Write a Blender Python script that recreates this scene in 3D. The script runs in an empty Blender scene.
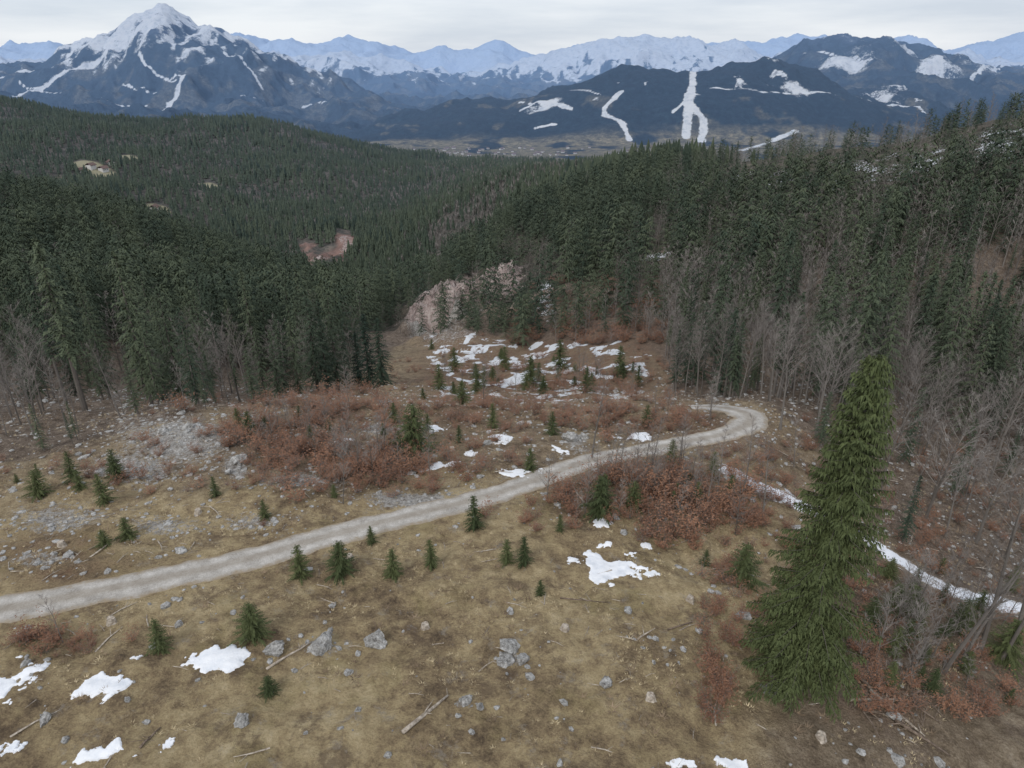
import bpy, bmesh, math, random
import numpy as np
from math import radians, sin, cos, pi, exp, log, sqrt
random.seed(7); RS = np.random.RandomState(7)
C = bpy.context.scene.collection
F = 692.0; TH = radians(25); CT, ST = cos(TH), sin(TH)

def ut(px, py):
    X = (px-512)/F; Yp = (384-py)/F
    Y = CT+ST*Yp; Z = -ST+CT*Yp
    return X/Y, Z/Y
def proj(x, y, z):
    dep = y*CT - z*ST; up = y*ST + z*CT
    return 512+F*x/dep, 384-F*up/dep, dep

# ------------------------------------------------------------------ noise
PERM = np.random.RandomState(3).permutation(256); PERM = np.concatenate([PERM, PERM, PERM])
GA = np.random.RandomState(4).rand(256)*2*pi; GX, GY = np.cos(GA), np.sin(GA)
def perlin(x, y, seed=0):
    x = np.asarray(x, float)+seed*17.37; y = np.asarray(y, float)+seed*9.71
    xi = np.floor(x).astype(int); yi = np.floor(y).astype(int); xf = x-xi; yf = y-yi
    xi &= 255; yi &= 255
    def g(ix, iy, fx, fy):
        h = PERM[PERM[ix & 255]+(iy & 255)]
        return GX[h]*fx+GY[h]*fy
    uu = xf*xf*xf*(xf*(xf*6-15)+10); vv = yf*yf*yf*(yf*(yf*6-15)+10)
    a = g(xi, yi, xf, yf); b = g(xi+1, yi, xf-1, yf); c = g(xi, yi+1, xf, yf-1); d = g(xi+1, yi+1, xf-1, yf-1)
    return ((a+(b-a)*uu)*(1-vv)+(c+(d-c)*uu)*vv)*1.5
def fbm(x, y, lam, octs=4, seed=0):
    s = 0; a = 1.0; t = 0
    for k in range(octs):
        s = s+a*perlin(np.asarray(x)/lam, np.asarray(y)/lam, seed+k*3); t += a; a *= .55; lam = lam/2.03
    return s/t*1.6
def sst(a, b, x):
    t = np.clip((x-a)/(b-a), 0, 1); return t*t*(3-2*t)

# ------------------------------------------------------------------ terrain stations
COLS = [0, 128, 256, 384, 512, 640, 768, 896, 1024]
rows = []
def rowG(py, zs):
    r = []
    for px, z in zip(COLS, zs):
        u, t = ut(px, py); r.append((u, z/t, z))
    rows.append((r, .03))
def rowD(ds, pys, sm=.03):
    r = []
    for px, d, py in zip(COLS, ds, pys):
        u, t = ut(px, py); r.append((u, d, d*t))
    rows.append((r, sm))
def rowF(d, pts, sm=.004):
    r = []
    for p in pts:
        u, t = ut(p[0], p[1]); dd = p[2] if len(p) > 2 else d
        r.append((u, dd, dd*t))
    rows.append((r, sm))
rows.append(([(-1.2, 2, -33), (0, 2, -34), (1.2, 2, -38)], .03))
rowG(768, [-33, -33, -33.3, -33.6, -34, -34, -34.5, -36, -39])
rowG(680, [-33, -33, -33.3, -33.6, -34, -34, -34.5, -37, -41])
rowG(600, [-33.5, -33.3, -33.5, -34, -34, -34.3, -35.5, -39, -44])
rowG(540, [-34.5, -34, -34, -34.2, -34.5, -35, -37, -41, -47])
rowG(490, [-36, -35, -34.5, -35, -35, -35.5, -37, -44, -50])
rowG(450, [-38, -37, -36, -36, -36, -36.5, -37.5, -46, -53])
rowG(415, [-43, -40, -38, -38, -38.5, -38.5, -38.5, -48, -54])
rowD([110, 110, 110, 110, 110, 110, 105, 125, 135], [385, 392, 392, 392, 390, 385, 372, 350, 345])
rowD([170, 170, 170, 170, 165, 160, 150, 155, 165], [325, 335, 350, 358, 352, 325, 300, 270, 240])
rowD([240, 240, 240, 235, 225, 215, 200, 205, 215], [270, 290, 318, 330, 310, 270, 250, 208, 178])
rowD([320, 320, 320, 300, 300, 290, 265, 255, 265], [222, 250, 292, 316, 272, 222, 208, 182, 146])
rowD([420, 420, 420, 420, 400, 400, 350, 340, 330], [203, 228, 282, 308, 240, 192, 162, 146, 112])
rowD([620, 620, 620, 620, 600, 560, 480, 450, 450], [262, 280, 302, 286, 208, 166, 174, 165, 135])
rowD([900, 900, 900, 900, 900, 900, 800, 750, 750], [222, 232, 246, 236, 178, 168, 182, 175, 148])
rowD([1300]*9, [158, 176, 198, 204, 172, 172, 186, 178, 158])
rowD([1900]*9, [108, 123, 125, 158, 168, 176, 188, 180, 160], .02)
rowD([2700]*9, [128, 138, 143, 162, 170, 176, 180, 176, 165])
rowF(4200, [(-60, 124), (0, 124), (128, 132), (256, 142), (384, 157), (512, 158), (640, 158), (768, 160), (896, 160), (1024, 150)], .02)
rowF(5200, [(-60, 119), (0, 119), (128, 124), (256, 132), (384, 147), (512, 147), (640, 146), (768, 144), (896, 140), (1024, 132)], .02)
rowF(6600, [(-60, 116), (0, 116), (128, 119), (256, 125), (340, 139), (400, 119), (470, 101), (530, 96), (600, 75), (635, 67), (685, 72), (740, 60), (780, 62), (850, 90), (950, 120), (1024, 126)], .006)
rowF(8300, [(-60, 112), (0, 112), (128, 113), (256, 115), (340, 120), (420, 122), (560, 120), (700, 110), (780, 100), (850, 90), (950, 92), (1024, 98)], .01)
rowF(11000, [(-80, 84), (0, 66), (50, 58), (95, 46), (118, 36), (138, 21), (152, 13), (163, 9), (180, 18), (205, 31), (225, 38), (248, 42), (262, 54), (300, 70), (350, 88), (390, 101), (430, 106), (560, 108), (700, 95), (760, 72), (800, 52), (850, 36), (905, 41), (950, 61), (1024, 75)], .003)
rowF(14000, [(-60, 95), (0, 92), (235, 92), (420, 100), (560, 98), (700, 90), (860, 80), (1024, 82)], .01)
rowF(17500, [(-60, 80), (0, 66), (235, 60), (300, 56), (360, 58), (420, 70), (460, 84), (520, 68), (580, 52), (640, 44), (700, 47), (760, 55), (830, 53), (900, 60), (960, 56), (1024, 66)], .005)
rowF(22000, [(-60, 85), (240, 75), (420, 78), (600, 80), (1024, 78)], .01)
rowF(28000, [(-80, 60), (0, 50), (40, 49), (100, 53), (240, 40), (258, 46), (290, 44), (330, 48), (352, 42), (390, 47), (420, 50), (440, 40), (455, 46), (500, 47), (520, 52), (560, 54), (600, 50), (700, 46), (800, 43), (860, 48), (925, 36), (945, 48), (990, 50), (1024, 40)], .002)
rowF(34000, [(-60, 85), (512, 85), (1024, 85)], .01)

NU = 701; U = np.linspace(-1.5, 1.5, NU); DU = U[1]-U[0]
NV = 1500; V0, V1 = log(2.0), log(34000.0); V = np.linspace(V0, V1, NV)
SD = []; SZ = []
for r, sm in rows:
    r = sorted(r); uu = [p[0] for p in r]
    ld = np.interp(U, uu, [log(p[1]) for p in r]); z = np.interp(U, uu, [p[2] for p in r])
    n = max(1, int(3*sm/DU)); k = np.exp(-.5*(np.arange(-n, n+1)*DU/sm)**2); k /= k.sum()
    SD.append(np.convolve(np.pad(ld, n, 'edge'), k, 'valid')); SZ.append(np.convolve(np.pad(z, n, 'edge'), k, 'valid'))
SD = np.array(SD); SZ = np.array(SZ)
for i in range(1, len(SD)): SD[i] = np.maximum(SD[i], SD[i-1]+.03)
def pchip(x, y, q):
    h = np.diff(x); de = np.diff(y)/h
    m = np.zeros_like(x); m[0] = de[0]; m[-1] = de[-1]
    ok = de[:-1]*de[1:] > 0
    w1 = 2*h[1:]+h[:-1]; w2 = h[1:]+2*h[:-1]
    with np.errstate(all='ignore'):
        mm = (w1+w2)/(w1/de[:-1]+w2/de[1:])
    m[1:-1] = np.where(ok, mm, 0)
    i = np.clip(np.searchsorted(x, q)-1, 0, len(x)-2); t = np.clip((q-x[i])/h[i], 0, 1)
    t2 = t*t; t3 = t2*t
    return (2*t3-3*t2+1)*y[i]+(t3-2*t2+t)*h[i]*m[i]+(-2*t3+3*t2)*y[i+1]+(t3-t2)*h[i]*m[i+1]
TAB = np.array([pchip(SD[:, j], SZ[:, j], V) for j in range(NU)])
def base(x, y):
    y = np.maximum(np.asarray(y, float), 2.01); u = np.asarray(x, float)/y
    a = np.clip((u-U[0])/DU, 0, NU-1.001); b = np.clip((np.log(y)-V0)/(V1-V0)*(NV-1), 0, NV-1.001)
    i = a.astype(int); j = b.astype(int); fa = a-i; fb = b-j
    return (TAB[i, j]*(1-fa)+TAB[i+1, j]*fa)*(1-fb)+(TAB[i, j+1]*(1-fa)+TAB[i+1, j+1]*fa)*fb
DD = np.exp(np.linspace(log(12), log(33500), 4000))
def hit(px, py):
    u, t = ut(px, py); hh = base(u*DD, DD)/DD
    k = np.argmax(hh >= t)
    if k == 0: k = 1
    a, b = hh[k-1]-t, hh[k]-t
    d = DD[k-1]+(DD[k]-DD[k-1])*min(1, max(0, -a/(b-a+1e-12)))
    return u*d, d
def catmull(P, n):
    P = [np.array(p, float) for p in P]; P = [2*P[0]-P[1]]+P+[2*P[-1]-P[-2]]; o = []
    for i in range(1, len(P)-2):
        for k in range(n):
            t = k/n
            o.append(.5*((2*P[i])+(-P[i-1]+P[i+1])*t+(2*P[i-1]-5*P[i]+4*P[i+1]-P[i+2])*t*t+(-P[i-1]+3*P[i]-3*P[i+1]+P[i+2])*t**3))
    o.append(P[-2]); return np.array(o)
ROADPX = [(-90, 628), (0, 610), (50, 601), (100, 591), (180, 575), (260, 556), (330, 536), (400, 518), (450, 506), (500, 493), (550, 475), (590, 461), (640, 451), (690, 441), (722, 435), (745, 426), (750, 417), (735, 410), (712, 407), (690, 407)]
ROAD = catmull([hit(*p) for p in ROADPX], 14)
TRACKPX = [(722, 468), (760, 488), (805, 508), (850, 530), (885, 552), (920, 575), (965, 596), (1010, 606), (1070, 618)]
TRACK = catmull([hit(*p) for p in TRACKPX], 14)
def polydist(x, y, P):
    d = np.full(np.shape(x), 1e9)
    for a, b in zip(P[:-1], P[1:]):
        ab = b-a; L = ab@ab+1e-9
        t = np.clip(((x-a[0])*ab[0]+(y-a[1])*ab[1])/L, 0, 1)
        d = np.minimum(d, (x-a[0]-t*ab[0])**2+(y-a[1]-t*ab[1])**2)
    return np.sqrt(d)
def blob(px, py, rx, ry):
    u0, t = ut(px, py); Y = CT+ST*(384-py)/F
    x, d = hit(px, py); dn = hit(px, py+ry)[1]; du_ = hit(px, py-ry)[1]
    v0 = log(d); rv = max(abs(v0-log(dn)), .02)
    r2 = abs(log(du_)-v0)
    if r2 < 4*rv: rv = (rv+r2)/2
    return (u0, v0, rx/F/Y, rv)
def beval(bl, x, y):
    u = x/y; v = np.log(y); o = np.zeros(np.shape(x))
    for b in bl: o = np.maximum(o, np.exp(-((u-b[0])/b[2])**2-((v-b[1])/b[3])**2)*(b[4] if len(b) > 4 else 1))
    return o
SCREE = [blob(325, 258, 26, 16), blob(345, 240, 12, 9), blob(306, 244, 10, 6)]
CLIFF = [blob(450, 306, 48, 24), blob(500, 285, 28, 16), blob(425, 322, 24, 13)]
def height(x, y):
    x = np.atleast_1d(np.asarray(x, float)); y = np.atleast_1d(np.asarray(y, float))
    z = base(x, y).copy(); d = np.maximum(y, 5)
    s = np.interp(np.log(d), np.log([5, 90, 200, 450, 700, 2500, 3800, 4300, 5200, 5700, 9000, 16000, 28000]), [.08, .08, .06, .055, .075, .07, .02, .006, .01, .08, .125, .115, .08])
    nz = np.zeros_like(z)
    for k in range(0, 15):
        lam = .7*2.0**k
        w = sst(.004, .012, lam/d)*(1-sst(.10, .33, lam/d))
        m = w > .001
        if not m.any(): continue
        n = perlin(x[m]/lam, y[m]/lam, k*5)
        r = sst(5500, 7000, d[m])
        n = n*(1-r)+((.42-np.abs(n)*1.6))*r*1.3
        nz[m] += n*w[m]*s[m]*lam
    near = (y < 130)
    if near.any():
        rd = polydist(x[near], y[near], ROAD); td = polydist(x[near], y[near], TRACK)
        k = sst(2.2, 4.5, rd)*sst(1.6, 3.5, td)
        nz[near] *= k
    cm = (y > 130) & (y < 900)
    if cm.any():
        b = beval(CLIFF, x[cm], y[cm]); b2 = beval(SCREE, x[cm], y[cm]); xx, yy = x[cm], y[cm]
        nz[cm] += b*(14*(.5-np.abs(perlin(xx/24, yy/18, 61))*2)+7*(.5-np.abs(perlin(xx/10, yy/9, 62))*2))+b2*(10*(.5-np.abs(perlin(xx/30, yy/60, 64))*2))
    return z+nz
def H1(x, y): return float(height(x, y)[0])
EDGEPX = [(-80, 468), (0, 460), (60, 450), (130, 425), (200, 418), (260, 400), (345, 388), (392, 352), (410, 340), (500, 342), (600, 345), (660, 352), (675, 395), (700, 398), (760, 402), (790, 430), (850, 495), (900, 545), (960, 592), (1024, 625), (1100, 650)]
EH = [hit(*p) for p in EDGEPX]; EU = [p[0]/p[1] for p in EH]; EV = [log(p[1]) for p in EH]
def beyond(x, y): return np.log(y)-np.interp(x/y, EU, EV)

# ------------------------------------------------------------------ mesh / object helpers
def np_mesh(name, verts, faces, attrs=None, smooth=False):
    verts = np.asarray(verts, np.float32); faces = np.asarray(faces, np.int32)
    me = bpy.data.meshes.new(name); nf, k = faces.shape
    me.vertices.add(len(verts)); me.vertices.foreach_set('co', verts.ravel())
    me.loops.add(nf*k); me.loops.foreach_set('vertex_index', faces.ravel())
    me.polygons.add(nf); me.polygons.foreach_set('loop_start', np.arange(0, nf*k, k, dtype=np.int32))
    me.polygons.foreach_set('loop_total', np.full(nf, k, np.int32))
    me.update(calc_edges=True)
    me.polygons.foreach_set('use_smooth', np.full(nf, smooth, bool))
    for n, a in (attrs or {}).items():
        a = np.asarray(a, np.float32)
        if a.ndim == 1:
            at = me.attributes.new(n, 'FLOAT', 'POINT'); at.data.foreach_set('value', a)
        else:
            at = me.attributes.new(n, 'FLOAT_COLOR', 'POINT')
            at.data.foreach_set('color', np.c_[a, np.ones(len(a), np.float32)].astype(np.float32).ravel())
    return me
def link(name, me, mat=None, parent=None):
    o = bpy.data.objects.new(name, me); C.objects.link(o)
    if mat and me and not me.materials: me.materials.append(mat)
    if parent: o.parent = parent
    return o
def tag(o, label=None, cat=None, group=None, kind=None):
    if label: o['label'] = label
    if cat: o['category'] = cat
    if group: o['group'] = group
    if kind: o['kind'] = kind
    return o
def empty(name, loc, rz=0, sc=(1, 1, 1)):
    o = bpy.data.objects.new(name, None); C.objects.link(o); o.location = loc; o.rotation_euler = (0, 0, rz); o.scale = sc; o.empty_display_size = .3
    return o

# ------------------------------------------------------------------ materials
class NT:
    def __init__(s, name, rough=.95, spec=.1):
        s.m = bpy.data.materials.new(name); s.m.use_nodes = True; s.t = s.m.node_tree; s.t.nodes.clear()
        s.out = s.n('ShaderNodeOutputMaterial'); s.b = s.n('ShaderNodeBsdfPrincipled')
        s.b.inputs['Roughness'].default_value = rough; s.b.inputs['Specular IOR Level'].default_value = spec
        s.l(s.b.outputs[0], s.out.inputs[0]); s.geo = s.n('ShaderNodeNewGeometry'); s.pos = s.geo.outputs['Position']
    def n(s, t): return s.t.nodes.new(t)
    def l(s, a, b): s.t.links.new(a, b)
    def noise(s, scale, det=5, rough=.6, vec=None, stretch=None):
        v = vec or s.pos
        if stretch:
            mp = s.n('ShaderNodeMapping'); mp.inputs['Scale'].default_value = stretch; s.l(v, mp.inputs[0]); v = mp.outputs[0]
        x = s.n('ShaderNodeTexNoise'); x.inputs['Scale'].default_value = scale; x.inputs['Detail'].default_value = det; x.inputs['Roughness'].default_value = rough
        s.l(v, x.inputs['Vector']); return x.outputs['Fac']
    def ramp(s, f, stops):
        r = s.n('ShaderNodeValToRGB'); e = r.color_ramp.elements
        while len(e) < len(stops): e.new(.5)
        for i, (p, c) in enumerate(stops): e[i].position = p; e[i].color = (*c, 1) if len(c) == 3 else c
        s.l(f, r.inputs[0]); return r.outputs[0]
    def setin(s, sock, v):
        if hasattr(v, 'links'): s.l(v, sock)
        elif isinstance(v, (tuple, list)): sock.default_value = (*v, 1)
        else: sock.default_value = v
    def mix(s, f, a, b, mode='MIX'):
        x = s.n('ShaderNodeMix'); x.data_type = 'RGBA'; x.blend_type = mode
        s.setin(x.inputs[0], f); s.setin(x.inputs[6], a); s.setin(x.inputs[7], b); return x.outputs[2]
    def math(s, op, a, b=0, c=None):
        x = s.n('ShaderNodeMath'); x.operation = op
        s.setin(x.inputs[0], a); s.setin(x.inputs[1], b)
        if c is not None: s.setin(x.inputs[2], c)
        return x.outputs[0]
    def mr(s, v, a, b, c=0, d=1):
        x = s.n('ShaderNodeMapRange'); s.l(v, x.inputs[0])
        for i, q in enumerate((a, b, c, d)): x.inputs[i+1].default_value = q
        return x.outputs[0]
    def attr(s, n, out='Fac'):
        x = s.n('ShaderNodeAttribute'); x.attribute_name = n; return x.outputs[out]
    def haze(s, col):  # aerial haze painted into the base colour, stronger with distance along world y
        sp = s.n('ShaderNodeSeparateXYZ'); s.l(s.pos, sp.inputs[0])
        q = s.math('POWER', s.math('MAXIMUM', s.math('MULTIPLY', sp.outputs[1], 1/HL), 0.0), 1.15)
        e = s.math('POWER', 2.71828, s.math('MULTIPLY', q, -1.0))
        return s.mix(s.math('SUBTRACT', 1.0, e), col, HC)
    def bump(s, f, dist, strength=1):
        x = s.n('ShaderNodeBump'); x.inputs['Distance'].default_value = dist; x.inputs['Strength'].default_value = strength
        s.l(f, x.inputs['Height']); s.l(x.outputs[0], s.b.inputs['Normal'])
    def col(s, c, haze=False):
        if haze: c = s.haze(c)
        s.setin(s.b.inputs['Base Color'], c); return s.m
HL = 16000.0; HC = (.25, .39, .63)  # distance scale and bluish tint of the painted haze

def m_ground():
    s = NT('ground_mat')
    n1 = s.noise(.09, 8, .65); n2 = s.noise(.9, 8, .7); n3 = s.noise(7, 6, .7)
    f = s.math('ADD', s.math('MULTIPLY', n1, .42), s.math('ADD', s.math('MULTIPLY', n2, .45), s.math('MULTIPLY', n3, .22)))
    mead = s.ramp(f, [(.42, (.13, .095, .065)), (.49, (.29, .215, .13)), (.56, (.46, .355, .205)), (.63, (.60, .48, .29)), (.73, (.70, .60, .42))])
    gr = s.mr(s.noise(.25, 6, .6), .56, .70)
    mead = s.mix(s.math('MULTIPLY', gr, .35), mead, (.28, .24, .10))
    dk = s.mr(s.noise(.35, 10, .8), .52, .60)
    mead = s.mix(s.math('MULTIPLY', dk, .65), mead, (.155, .11, .078))
    gy = s.mr(s.noise(.6, 9, .8), .57, .65)
    mead = s.mix(s.math('MULTIPLY', gy, .55), mead, (.40, .36, .31))
    lit = s.ramp(s.math('ADD', s.math('MULTIPLY', n2, .5), s.math('MULTIPLY', n3, .5)), [(.38, (.085, .065, .05)), (.5, (.21, .162, .125)), (.62, (.40, .33, .26))])
    c = s.mix(s.attr('litter'), mead, lit)
    rust = s.ramp(n3, [(.35, (.075, .045, .032)), (.5, (.20, .118, .078)), (.7, (.35, .24, .17))])
    c = s.mix(s.math('MULTIPLY', s.attr('rust'), s.mr(n2, .4, .6)), c, rust)
    rk = s.ramp(s.noise(2.5, 10, .85), [(.38, (.16, .14, .12)), (.5, (.42, .39, .355)), (.62, (.70, .68, .65))])
    rf = s.mr(s.math('ADD', s.attr('rock'), s.math('MULTIPLY', s.math('SUBTRACT', s.noise(1.6, 9, .85), .5), 1.9)), .45, .58)
    c = s.mix(rf, c, rk)
    sf = s.mr(s.math('ADD', s.attr('snow'), s.math('MULTIPLY', s.math('SUBTRACT', s.noise(.7, 8, .75), .5), 1.3)), .5, .54)
    c = s.mix(sf, c, (.82, .84, .87))
    s.bump(s.math('ADD', s.noise(3, 8, .75), s.math('MULTIPLY', n3, .3)), .5, 1.0)
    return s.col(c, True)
def m_hills():
    s = NT('hill_mat')
    n2 = s.noise(.05, 8, .7); n3 = s.noise(.3, 6, .7)
    lit = s.ramp(s.math('ADD', s.math('MULTIPLY', n2, .5), s.math('MULTIPLY', n3, .5)), [(.38, (.04, .04, .03)), (.5, (.085, .075, .058)), (.62, (.17, .145, .115))])
    c = s.mix(s.attr('tone'), lit, s.attr('paint', 'Color'))
    rk = s.ramp(s.noise(.30, 10, .85, stretch=(1, 1, .5)), [(.40, (.12, .09, .08)), (.5, (.34, .265, .24)), (.60, (.53, .46, .425))])
    rf = s.mr(s.math('ADD', s.attr('rock'), s.math('MULTIPLY', s.math('SUBTRACT', s.noise(.12, 8, .85), .5), 1.8)), .40, .52)
    c = s.mix(rf, c, rk)
    sf = s.mr(s.math('ADD', s.attr('snow'), s.math('MULTIPLY', s.math('SUBTRACT', s.noise(.20, 8, .85, stretch=(.7, 1.6, 1)), .5), 2.4)), .5, .58)
    c = s.mix(sf, c, (.76, .785, .83))
    s.bump(n3, 2.0, .8)
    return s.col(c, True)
def m_mount():
    s = NT('mountain_mat')
    c = s.attr('paint', 'Color')
    n = s.noise(.02, 7, .85)
    c = s.mix(.85, c, s.mix(1.0, c, s.ramp(n, [(.36, (.25, .25, .30)), (.5, (.95, .95, .95)), (.64, (2.5, 2.35, 2.2))]), 'MULTIPLY'))
    sf = s.mr(s.math('ADD', s.attr('snow'), s.math('MULTIPLY', s.math('SUBTRACT', s.noise(.012, 10, .95), .5), 2.4)), .46, .57)
    c = s.mix(sf, c, s.ramp(s.noise(.012, 9, .8), [(.38, (.66, .70, .75)), (.5, (.95, .96, .98)), (.6, (1, 1, 1))]))
    s.bump(s.noise(.012, 8, .8), 60, .9)
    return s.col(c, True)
def m_foliage(name, a, b, haze=True, sc=.8):
    s = NT(name, .8, .2)
    oi = s.n('ShaderNodeObjectInfo')
    r = s.math('FRACT', s.math('ADD', s.attr('tint'), oi.outputs['Random']))
    f = s.math('ADD', s.math('MULTIPLY', r, .6), s.math('MULTIPLY', s.mr(s.noise(sc, 4, .7), .3, .7), .4))
    return s.col(s.mix(f, a, b), haze)
M_G = m_ground(); M_H = m_hills(); M_M = m_mount()
M_SPR = m_foliage('spruce_needles', (.026, .044, .031), (.11, .13, .075))
M_SPD = m_foliage('spruce_needles_dark', (.018, .034, .024), (.055, .075, .045))
M_HERO = m_foliage('spruce_needles_near', (.026, .040, .017), (.105, .125, .048), sc=1.5)
M_SAP = m_foliage('sapling_needles', (.035, .052, .022), (.11, .125, .05), sc=3)
M_TW = m_foliage('bare_twigs', (.11, .096, .086), (.29, .26, .235))
M_BK = m_foliage('bark', (.09, .076, .064), (.22, .20, .18))
M_RUST = m_foliage('dead_leaves', (.135, .06, .036), (.35, .185, .11), sc=2)
M_BRU = m_foliage('heath', (.12, .085, .06), (.38, .285, .19), sc=2)
M_ST = m_foliage('straw', (.30, .23, .135), (.70, .58, .37), sc=2)
def m_rock():
    s = NT('limestone'); n = s.noise(3, 10, .85)
    c = s.ramp(n, [(.37, (.11, .10, .09)), (.48, (.36, .35, .33)), (.60, (.68, .67, .65))]); s.bump(n, .2, 1); return s.col(c)
def m_snow():
    s = NT('snow', .6, .3); n = s.noise(1.2, 8, .7)
    c = s.ramp(n, [(.3, (.68, .71, .76)), (.55, (.85, .86, .88))])
    d = s.mr(s.noise(5, 8, .8), .60, .72); c = s.mix(s.math('MULTIPLY', d, .5), c, (.35, .28, .2)); s.bump(n, .15, .6); return s.col(c)
def m_road():
    s = NT('gravel'); a = s.attr('across')
    tr = s.mr(s.math('ABSOLUTE', s.math('SUBTRACT', s.math('ABSOLUTE', a), .48)), .10, .34)
    n = s.math('ADD', s.math('MULTIPLY', s.noise(9, 8, .8), .5), s.math('MULTIPLY', s.noise(.8, 7, .7), .5))
    c = s.ramp(n, [(.37, (.27, .245, .215)), (.5, (.46, .43, .39)), (.62, (.64, .61, .57))])
    c = s.mix(s.math('MULTIPLY', tr, .5), c, (.27, .225, .17))
    e = s.mr(s.math('ADD', s.math('ABSOLUTE', a), s.math('MULTIPLY', s.math('SUBTRACT', s.noise(1.5, 8, .8), .5), 1.6)), .68, 1.0)
    c = s.mix(s.math('MULTIPLY', e, .85), c, (.32, .25, .165))
    s.bump(s.noise(8, 6, .8), .08, .9); return s.col(c)
def m_track():
    s = NT('track_snow', .7, .2); a = s.attr('across')
    e = s.math('ADD', s.math('MULTIPLY', s.math('ABSOLUTE', a), .45), s.noise(.8, 9, .8))
    c = s.mix(s.mr(e, .76, .84), s.ramp(s.noise(2, 6, .7), [(.3, (.66, .69, .74)), (.6, (.84, .85, .88))]), (.2, .155, .11)); s.bump(s.noise(3), .1, .6); return s.col(c)
def m_plain(n, c1, c2, sc=6, haze=False, st=None):
    s = NT(n); return s.col(s.mix(s.mr(s.noise(sc, 6, .7, stretch=st), .35, .65), c1, c2), haze)
M_R = m_rock(); M_S = m_snow(); M_ROAD = m_road(); M_TR = m_track()
M_LOG = m_plain('dead_wood', (.20, .16, .125), (.56, .50, .42), 5)
M_LOGD = m_plain('bark_log', (.08, .06, .045), (.27, .21, .165), 5)
M_WALL = m_plain('house_plaster', (.5, .48, .45), (.75, .73, .7), 1, True); M_ROOF = m_plain('house_roof', (.10, .06, .045), (.2, .13, .1), 1, True)
M_WIN = m_plain('house_window', (.02, .025, .03), (.05, .06, .07), 1, True)

# ------------------------------------------------------------------ terrain sheets
def sheet(u0, u1, nu, d0, d1, nv):
    uu = np.linspace(u0, u1, nu); vv = np.exp(np.linspace(log(d0), log(d1), nv))
    G, D = np.meshgrid(uu, vv); x = (G*D).ravel(); y = D.ravel(); z = height(x, y)
    i = np.arange((nv-1)*(nu-1)); r = i//(nu-1); c = i % (nu-1); a = r*nu+c
    return x, y, z, np.stack([a, a+1, a+nu+1, a+nu], 1)
MIDSNOW = [blob(545, 305, 14, 28), blob(655, 258, 24, 7), blob(690, 184, 28, 6), blob(730, 178, 30, 6), blob(980, 375, 14, 10)]
CLEAR = [blob(850, 180, 100, 24), blob(930, 166, 80, 26), blob(1000, 146, 60, 26), blob(700, 186, 46, 9), blob(770, 184, 60, 16)]
FARM = [blob(95, 171, 22, 4), blob(40, 189, 16, 3), blob(158, 207, 14, 4), blob(60, 179, 12, 3), blob(130, 160, 10, 2), blob(210, 185, 12, 2)]
TWIN = [blob(388, 352, 26, 22), blob(372, 374, 20, 10)]
ROCKY = [blob(180, 440, 60, 24), blob(130, 465, 50, 18), blob(165, 526, 55, 14), blob(235, 465, 16, 10), blob(575, 440, 14, 9), blob(250, 520, 40, 12), blob(320, 648, 26, 12), blob(512, 658, 20, 14), blob(465, 703, 18, 8), blob(60, 520, 70, 18), blob(380, 430, 20, 8), blob(300, 480, 40, 10), blob(40, 560, 50, 12), blob(400, 500, 50, 8)]
RUSTB = [blob(290, 440, 70, 28), blob(370, 468, 70, 26), blob(650, 485, 90, 34), blob(700, 430, 70, 18), blob(560, 385, 110, 22), blob(330, 405, 80, 14), blob(470, 410, 60, 14), blob(880, 690, 60, 40), (blob(60, 560, 60, 30)), blob(900, 600, 80, 40)]
TRS = [blob(118, 400, 24, 22)]
CLP = [hit(p, q) for p, q in ((672, 194), (768, 206), (900, 200), (1024, 182))]
CLB = [log(p[1]) for p in CLP]; CLU = [p[0]/p[1] for p in CLP]
def cutzone(x, y): return (x/y > CLU[0]) & (np.log(y) > np.interp(x/y, CLU, CLB)) & (y < 470)
x, y, z, f = sheet(-1.45, 1.45, 860, 3, 232, 700)
by = beyond(x, y)
litter = np.clip(sst(-.12, .05, by+.08*fbm(x, y, 12, 3, 2)), 0, 1)
litter = np.maximum(litter, sst(47, 60, y+6*fbm(x, y, 10, 3, 3))*.55); litter = np.maximum(litter, sst(.42, .62, x/y)*.75)
rdist = polydist(x, y, ROAD)
slope_reg = sst(-.06, .0, .0-by)*sst(log(84), log(96), np.log(y))*sst(-.18, -.10, x/y)*(1-sst(.18, .25, x/y))
n = fbm(x, y*.7, 4.5, 6, 11); nb_ = fbm(x, y, 16, 3, 12)
snow = slope_reg*(.42+n*1.15+.4*nb_-.11)
tsnow = np.exp(-(polydist(x, y, TRACK)/2.6)**2)*(.50+.5*fbm(x, y, 4, 3, 21))
snow = np.maximum(snow, tsnow*.85)
snow = np.maximum(snow, beval(MIDSNOW, x, y)*(.55+.6*fbm(x, y, 6, 4, 5))*(y > 95))
snow = np.maximum(snow, beval(CLEAR, x, y)*(.40+1.0*fbm(x, y, 7, 5, 5))*(y > 150))
rock = np.maximum(beval(ROCKY, x, y)*.58, beval(CLIFF, x, y)*.9)+np.exp(-((rdist-2.2)/.9)**2)*.20+.18*(1-sst(.05, .1, by))*sst(44, 54, y)+slope_reg*.10+beval(TRS, x, y)*.5
rust = np.clip(beval(RUSTB, x, y)+slope_reg*.9, 0, 1)
me = np_mesh('ground', np.c_[x, y, z], f, {'litter': litter, 'snow': snow, 'rock': rock, 'rust': rust}, True)
tag(link('ground', me, M_G), 'brown grassy clearing sloping from the foreground to the forest edge', 'ground', kind='structure')
x, y, z, f = sheet(-1.3, 1.3, 800, 222, 2700, 460)
z[y < 230] -= 1.5
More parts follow.
